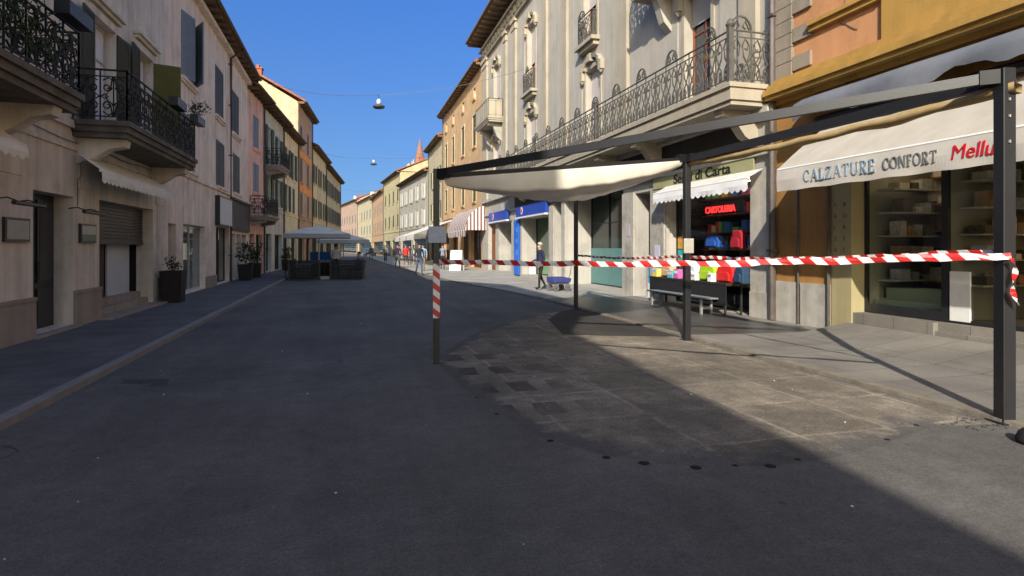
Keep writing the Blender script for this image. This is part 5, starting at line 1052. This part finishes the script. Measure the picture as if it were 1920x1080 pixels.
for k, (y, w_, h, c, lb) in enumerate([(12.78,.22,.16,(.75,.72,.68),'small white boxed set between the lime and pale bags on the table'),(12.08,.16,.20,(.8,.8,.82),'small white cone shaped toy standing before the red bag on the table'),(13.55,.22,.24,(.55,.12,.35),'magenta boxed toy left of the pale bag on the table'),(13.85,.26,.18,(.10,.40,.55),'turquoise boxed game left of the magenta toy on the table'),(14.65,.26,.22,(.75,.55,.12),'yellow boxed game at the far end of the table')]):
    t = thing('toy_box', lb, 'box', (8.24,y,.78), RZ); m_ = MB(); m_.box((-w_/2,-.07,0),(w_/2,.07,h)); m_.build('carton', mat('carton_%d' % k, c, .5, .3, 18), t, bevel=.008)
    m_ = MB(); m_.box((-w_*.4,-.073,h*.55),(w_*.4,-.0705,h*.85)); m_.build('printed_panel', mat('carton_print_%d' % k, tuple(.9-x*.8 for x in c), .5, .3, 25), t)
for k, (y, z, c) in enumerate([(14.75,1.35,(.02,.32,.33)),(14.75,1.72,(.55,.28,.05))]):
    t = thing('poster', ['teal blue poster on the stationery shop edge','orange poster above the teal one on the stationery shop edge'][k], 'poster', (9.10,y,z), RZ)
    MB().box((-.22,-.006,-.17),(.22,.006,.17)).build('sheet', mat('poster_%d' % k, c, .6, .35, 7), t)
t = thing('poster_board', 'white and blue poster board leaning in the grey door niche of the palazzo', 'poster board', (8.95,16.2,.04), RZ)
MB().box((-.25,-.02,0),(.25,.02,1.3)).build('board', M_WH, t); MB().box((-.2,-.026,.45),(.2,-.021,1.0)).build('sheet', mat('cyan_sheet', (.05,.3,.5), .5, .25, 7), t)
for k, (u, z) in enumerate([(15.5,1.45),(17.4,2.15)]):
    t = thing('paper_notice', ['lilac paper notice on the pier left of the stationery window','faded notice on the pier right of the teal window'][k], 'notice', R2.W(U(u),.064,z), RZ)
    MB().box((-.15,-.006,-.2),(.15,.004,.2)).build('sheet', mat('notice_%d' % k, [(.5,.5,.62),(.42,.36,.40)][k], .7, .12, 10), t)

# ================================================================== SEATING AREA WITH PARASOLS
M_RATT = mat('black_rattan', (.014,.013,.013), .7, .3, 20)
def screen(x0, y0, x1, y1, h, label):
    L_ = math.hypot(x1-x0,y1-y0); t_ = thing('screen_panel', label, 'screen', (x0,y0,0), math.atan2(y1-y0,x1-x0), 'dark screens around the seating area')
    m_ = MB(); n = int(h/.07)
    for k in range(n): m_.box((.04,-.012,.06+k*.07),(L_-.04,.012,.06+k*.07+.062))
    m_.build('slat_panel', M_RATT, t_)
    for x in (0,L_-.04): m_ = MB(); m_.box((x,-.02,0),(x+.04,.02,h+.03)); m_.build('post', M_STEEL, t_)
    return t_
screen(-2.75,29.5,-1.36,29.5,.95,'dark slatted screen on the pavement side of the opening to the seating area')
screen(-.90,29.5,.66,29.5,.95,'dark slatted screen on the road side of the opening to the seating area')
screen(.68,29.6,.68,33.4,.95,'dark slatted screen running along the road beside the seating area')
screen(-2.78,29.6,-2.78,33.4,.95,'dark slatted screen along the pavement edge of the seating area')
def parasol(x, y, w_, ze, za, label):
    t_ = thing('parasol', label, 'parasol', (x,y,0)); a = w_/2
    MB().add([(-a,-a,ze),(a,-a,ze),(a,a,ze),(-a,a,ze),(-a*.5,-a*.5,ze+(za-ze)*.56),(a*.5,-a*.5,ze+(za-ze)*.56),(a*.5,a*.5,ze+(za-ze)*.56),(-a*.5,a*.5,ze+(za-ze)*.56),(0,0,za)],
             [(0,1,5,4),(1,2,6,5),(2,3,7,6),(3,0,4,7),(4,5,8),(5,6,8),(6,7,8),(7,4,8)]).build('canopy', cloth('grey_white_canopy', (.85,.80,.72), .25), t_)
    m_ = MB(); n = 10
    for p, q in (((-a,-a),(a,-a)),((a,-a),(a,a)),((a,a),(-a,a)),((-a,a),(-a,-a))):
        vs = []
        for i in range(n+1): X = p[0]+(q[0]-p[0])*i/n; Y = p[1]+(q[1]-p[1])*i/n; vs += [(X*1.002,Y*1.002,ze),(X*1.004,Y*1.004,ze-.2-.02*(i % 2))]
        m_.add(vs, [(i*2,i*2+1,i*2+3,i*2+2) for i in range(n)])
    m_.build('valance', mat('grey_valance', (.34,.335,.33), .9, .08, 4), t_)
    m_ = MB(); m_.tube([(0,0,.06),(0,0,za)],.035,8); m_.build('pole', mat('grey_pole', (.3,.3,.3), .4, .1, 5, metal=.5), t_)
    for k in range(8):
        an = k*math.pi/4+math.pi/4; r = a*(1.38 if k % 2 == 0 else .98); m_ = MB(); m_.tube([(0,0,za-.08),(r*math.cos(an),r*math.sin(an),ze-.02)],.012,4); m_.build('rib', MATS['grey_pole'], t_)
    m_ = MB(); m_.box((-.35,-.35,0),(.35,.35,.07)); m_.build('base', M_STONE, t_); return t_
parasol(-1.5,31.6,3.1,2.25,2.70,'big square grey white parasol over the dark seating area'); parasol(-.35,37.2,3.0,2.02,2.45,'second lower grey parasol behind the big one')
def cafe_table(x, y, label, cloth_m=None):
    t_ = thing('cafe_table', label, 'table', (x,y,0), 0, 'tables in the seating area'); m_ = MB(); m_.box((-.38,-.38,.72),(.38,.38,.75)); m_.build('tabletop', cloth_m or M_RATT, t_)
    m_ = MB(); m_.tube([(0,0,.02),(0,0,.72)],.03,7); m_.build('pedestal', M_STEEL, t_); m_ = MB(); m_.box((-.25,-.25,0),(.25,.25,.02)); m_.build('base', M_STEEL, t_)
M_TC = mat('pale_tablecloth', (.5,.5,.52), .9)
for x, y, lb in [(-2.2,30.8,'pale topped cafe table behind the left dark screen'),(-.1,30.7,'pale topped cafe table behind the right dark screen'),(-2.1,32.6,'pale topped cafe table at the back of the seating area, pavement side'),(-.1,32.6,'pale topped cafe table at the back of the seating area, road side')]: cafe_table(x,y,lb,M_TC)
def cafe_chair(x, y, rz):
    t_ = thing('cafe_chair', 'black woven cafe chair in the seating area', 'chair', (x,y,0), rz, 'black chairs in the seating area')
    m_ = MB(); m_.box((-.22,-.22,.42),(.22,.22,.46)); m_.build('seat', M_RATT, t_); m_ = MB(); m_.hexa([(-.22,.19,.46),(.22,.19,.46),(.22,.22,.46),(-.22,.22,.46),(-.2,.25,.90),(.2,.25,.90),(.2,.28,.90),(-.2,.28,.90)]); m_.build('backrest', M_RATT, t_)
    for X in (-.2,.2):
        for Y in (-.2,.2): m_ = MB(); m_.tube([(X,Y,0),(X,Y,.42)],.015,5); m_.build('leg', M_STEEL, t_)
    return t_
proto = None
for x, y in [(-2.2,30.8),(-.1,30.7),(-2.1,32.6),(-.1,32.6)]:
    for dx, rz in ((-.62,R(90)),(.62,R(-90))):
        if proto is None: proto = cafe_chair(x+dx,y,rz)
        else: c = copy_tree(proto); c.location = (x+dx,y,0); c.rotation_euler = (0,0,rz)
t = thing('serving_counter', 'blue cloth covered serving counter under the parasol', 'counter', (-1.45,33.6,0))
m_ = MB(); m_.box((-.55,-.3,0),(.55,.3,.95)); m_.build('body', M_RATT, t); m_ = MB(); m_.box((-.58,-.33,.90),(.58,.33,1.34)); m_.build('cloth', mat('blue_cloth', (.02,.10,.34), .8, .15, 4), t, bevel=.05)
m_ = MB(); m_.box((-.6,-.35,.76),(.6,-.335,.9)); m_.build('hem', mat('pale_blue_cloth', (.2,.3,.48), .8), t)
t = thing('menu_plate', 'small pale plate lying low in the opening of the dark screens', 'plate', (-1.13,29.45,0)); m_ = MB(); m_.box((-.2,-.02,.05),(.2,.0,.20)); m_.build('plate', mat('grey_plate', (.3,.3,.28), .6), t); m_ = MB(); m_.box((-.03,0,0),(.03,.03,.14)); m_.build('foot', M_STEEL, t)

# ================================================================== PEOPLE
SKIN = mat('skin', (.42,.24,.17), .6, .06, 12)
def person(label, x, y, z, face, h=1.72, top=(.05,.05,.08), legs=(.05,.05,.06), hair=(.03,.02,.015), shoes=(.02,.02,.02), stride=.0, arms=(0,0), sit=False, sleeves=True, lean=0.0, cm='a', shorts=False, hairlen=0):
    """one continuous body grown on a skeleton; face = heading in degrees (0 = +y)"""
    t_ = thing('person', label, 'person', (x,y,z), R(face)); k = h/1.72
    V = []; E_ = []; Rr = []
    def v(p, r, par=None):
        V.append(Vector(p)*k); Rr.append((r[0]*k, r[1]*k) if isinstance(r, tuple) else (r*k, r*k)); 
        if par is not None: E_.append((par, len(V)-1))
        return len(V)-1
    pz = .50 if sit else .93; o = pz-.93
    pel = v((0,0,pz),(.15,.105)); sp = v((0,.01+lean*.3,1.13+o),(.135,.10),pel); ch = v((0,.02+lean*.6,1.33+o),(.165,.115),sp); nb = v((0,.0+lean*.9,1.455+o),(.085,.07),ch)
    nk = v((0,.015+lean*1.0,1.52+o),.052,nb); hd = v((0,.03+lean*1.05,1.60+o),(.074,.088),nk); cr = v((0,.02+lean*1.05,1.665+o),(.070,.082),hd)
    v((0,.115+lean*1.05,1.585+o),(.016,.016),hd)   # nose
    for sx, st, ar in ((-1,stride,arms[0]),(1,-stride,arms[1])):
        if sit: hp = v((sx*.09,.04,.48),.085,pel); kn = v((sx*.11,.45,.47),.056,hp); an = v((sx*.11,.46,.09),.040,kn)
        else:
            hp = v((sx*.095,st*.05,.86),.088,pel); kn = v((sx*.10,st*.22+.03,.49),.057,hp); an = v((sx*.10,st*.42-.02-(.08 if st < 0 else 0),.085+(.05 if st < 0 else 0)),.040,kn)
        v((sx*.11,V[an].y/k+.15,.035),.034,an)
        sh = v((sx*.195,.0+lean*.85,1.415+o),.058,ch); el = v((sx*.25,-.02+lean*.5-ar*.05+(.12*max(0,-st*(1 if not sit else 0))),1.13+o),.043,sh)
        fw = .05+.22*ar; wr = v((sx*(.255-.05*ar),fw+lean*.3,.90+o+.16*ar),.030,el)
        d = (V[wr]/k-V[el]/k).normalized(); pm = v(V[wr]/k+d*.06,(.034,.018),wr)
        for f, ln in ((-.026,.075),(-.009,.09),(.009,.085),(.026,.065)):
            a1 = v(V[pm]/k+d*.035+Vector((0,f,0)),.0095,pm); a2 = v(V[a1]/k+d*ln*.5+Vector((-sx*.008,0,0)),.0085,a1); v(V[a2]/k+d*ln*.4+Vector((-sx*.016,.004,0)),.007,a2)
        th = v(V[wr]/k+d*.03+Vector((0,.036,0)),.011,wr); v(V[th]/k+d*.045+Vector((-sx*.006,.016,0)),.0085,th)
    me = bpy.data.meshes.new('body'); me.from_pydata([tuple(p) for p in V], E_, [])
    ob = bpy.data.objects.new('body', me); COL.objects.link(ob)
    sm = ob.modifiers.new('skin', 'SKIN'); lay = me.skin_vertices[0].data
    for i, r in enumerate(Rr): lay[i].radius = r
    lay[0].use_root = True; sm.use_smooth_shade = True
    ss = ob.modifiers.new('sub', 'SUBSURF'); ss.levels = 1; ss.render_levels = 1
    bpy.context.view_layer.update(); m2 = bpy.data.meshes.new_from_object(ob.evaluated_get(bpy.context.evaluated_depsgraph_get())); bpy.data.objects.remove(ob); m2.name = 'body'
    M4 = [SKIN, mat('top_'+cm, top, .85, .15, 7), mat('legs_'+cm, legs, .85, .15, 7), mat('shoes_'+cm, shoes, .6)]
    m2.materials.clear()
    for m_ in M4: m2.materials.append(m_)
    hip = (pz+.03)*k; 
    for f in m2.polygons:
        c = f.center; side = abs(c.x) > .185*k
        if c.z > (1.49+o)*k: i = 0
        elif side and c.z < (.90+o+.16*arms[0 if c.x < 0 else 1])*k+.01 and c.z > .6*k*(0 if sit else 1): i = 0
        elif side and c.z > (.8+o)*k: i = 1 if (sleeves or c.z > 1.2*k) else 0
        elif c.z > hip: i = 1
        elif c.z < .085*k: i = 3
        elif shorts and c.z < .46*k: i = 0
        else: i = 2
        f.material_index = i; f.use_smooth = True
    bo = bpy.data.objects.new('body', m2); COL.objects.link(bo); bo.parent = t_
    hc = V[cr]; m_ = MB(); n = 12; rings = []
    for j in range(7):
        a = j/6*(1.75+hairlen*.3); rings.append([Vector((.098*k*math.sin(a)*math.cos(2*math.pi*i/n), -.014*k+.105*k*math.sin(a)*math.sin(2*math.pi*i/n)*(1 if math.sin(2*math.pi*i/n) < 0 else .86), .088*k*math.cos(a)+.012*k-(.05*hairlen*k if j > 4 and math.sin(2*math.pi*i/n) < .3 else 0)+(.035*k if j > 4 and math.sin(2*math.pi*i/n) > .5 else 0)))+hc for i in range(n)])
    m_.add([p for r_ in rings for p in r_], [(j*n+i,j*n+(i+1)%n,(j+1)*n+(i+1)%n,(j+1)*n+i) for j in range(6) for i in range(n)])
    m_.build('hair', mat('hair_'+cm, hair, .8, .2, 20), t_, True)
    for sx in (-1,1):
        m_ = MB(); m_.lathe(V[hd]+Vector((sx*.030*k,.083*k,.022*k)),[(.002,-.008*k),(.010*k,0),(.002,.008*k)],8); m_.build('eye', M_STEEL, t_)
        m_ = MB(); m_.lathe(V[hd]+Vector((sx*.078*k,-.005*k,.0)),[(.004,-.03*k),(.014*k,0),(.005,.032*k)],7); m_.build('ear', SKIN, t_)
    m_ = MB(); m_.tube([V[hd]+Vector((-.022*k,.085*k,-.045*k)),V[hd]+Vector((0,.092*k,-.047*k)),V[hd]+Vector((.022*k,.085*k,-.045*k))],.004*k,5); m_.build('mouth', mat('lips', (.3,.1,.09), .5), t_)
    return t_
person('grey haired old man in navy jacket walking on the sunny pavement by the green shop', 6.75, 20.4, .035, 100, 1.70, (.02,.025,.06), (.02,.018,.018), (.45,.42,.38), stride=.35, arms=(.3,.9), cm='old', lean=.03)
person('walker in dark purple top and grey green trousers beside the person in red', 3.5, 44.7, .035, -170, 1.74, (.035,.018,.045), (.08,.10,.085), stride=.4, cm='pur')
person('walker in bright red top and dark shorts in the far sunlight', 4.1, 44.9, .035, 175, 1.70, (.60,.03,.025), (.03,.035,.035), (.20,.11,.05), stride=.3, cm='red', shorts=True, hairlen=1, sleeves=False)
person('walker in dark jacket and blue jeans just left of the slim pergola post', 3.78, 33.1, .0, -165, 1.78, (.022,.028,.04), (.06,.09,.16), stride=.4, arms=(.2,.4), cm='jean')
person('walker in light blue shirt behind the dark jacketed walker', 4.65, 38.6, .035, 160, 1.72, (.25,.38,.52), (.16,.13,.09), stride=.2, cm='lblue', sleeves=False)
person('person in grey blue shirt with dark trousers near the striped hood awning', 6.25, 40.6, .035, 170, 1.72, (.18,.21,.28), (.02,.02,.025), stride=.3, cm='gblue', sleeves=False)
for i, (x, y, c, lb) in enumerate([(3.6,62,(.25,.25,.23),'tiny distant walker in grey near the white street awnings'),(4.6,57,(.30,.26,.30),'tiny distant walker in lilac under the white street awnings'),(4.0,70,(.03,.03,.03),'tiny distant walker in black beyond the white street awnings')]):
    person(lb, x, y, .035, 180-25*i, 1.7, c, (.05,.05,.06), stride=.3, cm='far%d' % i)
for i, (x, y, c, lb) in enumerate([(5.0,51,(.03,.03,.035),'distant walker in black jacket under the nearest white street awning'),(5.6,53.5,(.45,.42,.40),'distant walker in pale top deeper under the nearest white street awning'),(2.7,78,(.10,.08,.07),'tiny distant walker in brown on the road far beyond')]):
    person(lb, x, y, .035 if i < 2 else 0, 170+20*i, 1.7, c, (.05,.05,.07), stride=.3, cm='mid%d' % i)
person('waiter in white shirt standing beside the blue counter', -.72, 33.2, 0, 200, 1.72, (.62,.60,.60), (.02,.02,.02), stride=.1, arms=(.5,.5), cm='wait')
for i, (x, y, c, lb, f) in enumerate([(.50,30.7,(.10,.08,.16),'person in purple jacket seated at the road side cafe table, facing it',90),(.50,32.6,(.05,.05,.12),'person in dark blue seated at the back cafe table on the road side',90)]):
    person(lb, x, y, .02, f, 1.72, c, (.03,.03,.04), sit=True, arms=(.8,.8), cm='sit%d' % i)
# white carrier bag held by the old man
t = thing('carrier_bag', 'white carrier bag held by the old man', 'bag', (6.42,20.40,.60)); m_ = MB(); m_.hexa([(-.13,-.06,0),(.13,-.06,0),(.13,.06,0),(-.13,.06,0),(-.11,-.03,.28),(.11,-.03,.28),(.11,.03,.28),(-.11,.03,.28)]); m_.build('body', M_WHITEP, t, bevel=.02)
m_ = MB(); m_.tube([(-.06,0,.27),(-.03,0,.40),(.03,0,.40),(.06,0,.27)],.008,5); m_.build('handle', M_WHITEP, t)
# blue hand cart
t = thing('hand_cart', 'low hand cart with blue cover standing behind the old man', 'cart', (7.15,19.6,.035), R(15))
m_ = MB(); m_.hexa([(-.34,-.25,.30),(.34,-.25,.30),(.34,.25,.30),(-.34,.25,.30),(-.38,-.28,.48),(.38,-.28,.46),(.36,.26,.50),(-.36,.26,.52)]); m_.build('cover', mat('blue_cover', (.05,.06,.22), .7, .15, 6), t, bevel=.03)
m_ = MB(); m_.box((-.32,-.22,.25),(.32,.22,.29)); m_.tube([(.3,0,.28),(.5,0,.55),(.55,0,.85)],.014,5); m_.build('frame', M_IRON2, t)
for x in (-.25,.25):
    for y in (-.2,.2): m_ = MB(); m_.tube([(x,y-.02,.12),(x,y+.02,.12)],.12,14); w_ = m_.build('wheel', mat('grey_tyre', (.12,.12,.125), .8), t); m_ = MB(); m_.tube([(x,y-.024,.12),(x,y+.024,.12)],.05,10); m_.build('hub', M_IRON2, w_)
# white sandwich board by the striped awning
t = thing('sandwich_board', 'white sandwich board standing before the striped hood awning', 'sandwich board', (6.9,38.7,.035), R(-30))
for s_ in (-1,1):
    m_ = MB(); m_.hexa([(-.4,s_*.35-.01,0),(.4,s_*.35-.01,0),(.4,s_*.35+.01,0),(-.4,s_*.35+.01,0),(-.4,s_*.03-.01,1.35),(.4,s_*.03-.01,1.35),(.4,s_*.03+.01,1.35),(-.4,s_*.03+.01,1.35)]); m_.build('board', M_WHITEP, t)
# ================================================================== CAR
t = thing('parked_car', 'distant blue grey car seen from the front in the middle of the street', 'car', (3.45,106.5,0), R(180+6))
CP = mat('car_paint', (.05,.07,.11), .3, .05, 3, metal=.3, spec=.6)
m_ = MB(); out = [(2.0,.30),(2.05,.62),(1.9,.82),(.95,.96),(.35,1.42),(-1.3,1.46),(-1.95,1.0),(-2.05,.6),(-2.0,.30)]
def carx(z): return .86 if z < 1.0 else .66
vs = [(-carx(z),y,z) for y, z in out]+[(carx(z),y,z) for y, z in out]; n = len(out)
m_.add(vs, [tuple(range(n))[::-1], tuple(range(n,2*n))]+[(i,(i+1)%n,n+(i+1)%n,n+i) for i in range(n)]); m_.build('body', CP, t, bevel=.05)
m_ = MB(); m_.add([(-.74,.99,.995),(.74,.99,.995),(.60,.43,1.39),(-.60,.43,1.39)],[(0,1,2,3)]); m_.build('windscreen', mat('car_glass', (.05,.07,.09), .05, .05, 2, spec=.8), t)
m_ = MB(); m_.box((-.62,2.03,.42),(.62,2.07,.6)); m_.build('grille', M_STEEL, t); m_ = MB(); m_.box((-.26,2.05,.36),(.26,2.085,.46)); m_.build('number_plate', M_WHITEP, t)
for x in (-.66,.66): m_ = MB(); m_.box((x-.15,1.95,.64),(x+.15,2.02,.78)); m_.build('headlight', mat('lamp_glass', (.6,.6,.62), .1), t, bevel=.02)
for x in (-.88,.88): m_ = MB(); m_.box((x-.08,.75,1.0),(x+.08,.85,1.12)); m_.build('mirror', CP, t, bevel=.02)
for x in (-.78,.78):
    for y in (-1.3,1.3): m_ = MB(); m_.tube([(x-.1,y,.32),(x+.1,y,.32)],.32,16); w_ = m_.build('wheel', mat('tyre', (.02,.02,.02), .8), t); m_ = MB(); m_.tube([(x-.11,y,.32),(x+.11,y,.32)],.18,12); m_.build('rim', M_IRON2, w_)
# ================================================================== SMALL THINGS ON THE GROUND
t = thing('drain_grate', 'rusty drain grate in the pale paving before the shoe shop door', 'drain grate', (8.3,6.35,.105), R(2))
m_ = MB(); m_.box((-.12,-.5,0),(-.10,.5,.012)); m_.box((.10,-.5,0),(.12,.5,.012))
for i in range(17): m_.box((-.10,-.48+i*.06,.002),(.10,-.46+i*.06,.010))
m_.build('grate', mat('rust_brown', (.10,.06,.035), .8, .3, 12), t); m_ = MB(); m_.box((-.10,-.5,-.004),(.10,.5,.001)); m_.build('pit', M_DARK, t)
o = MB().add([(-2.6,8.05,.003),(-2.1,7.95,.003),(-2.03,7.62,.003),(-2.2,7.55,.003),(-2.22,7.74,.003),(-2.58,7.82,.003)],[(0,1,2,3,4,5)]).build('asphalt_repair', mat('dark_repair', (.07,.067,.064), .9, .2, 6, .4, 120)); o['kind'] = 'structure'
m_ = MB()
for i in range(34):
    a = rnd.uniform(0,6.28); r = rnd.uniform(.08,.42); x = 5.60+r*math.cos(a)*.9-.12; y = 4.0+r*math.sin(a)*.5; s_ = rnd.uniform(.006,.022)
    m_.lathe((x,y,.006),[(s_,0),(s_*.9,s_*.25),(s_*.4,s_*.35)],6)
tag(m_.build('rubble', mat('broken_asphalt', (.07,.068,.065), .9, .3, 9)), kind='stuff')
t = thing('rubber_foot', 'black rubber foot lying on the asphalt at the right picture edge', 'rubber foot', (5.335,3.47,0)); m_ = MB(); m_.lathe((0,0,0),[(.09,0),(.10,.04),(.08,.09),(.05,.12)],14); m_.build('block', M_RATT, t, True); m_ = MB(); m_.lathe((0,0,.12),[(.03,0),(.03,.02)],10); m_.build('socket', M_STEEL, t)
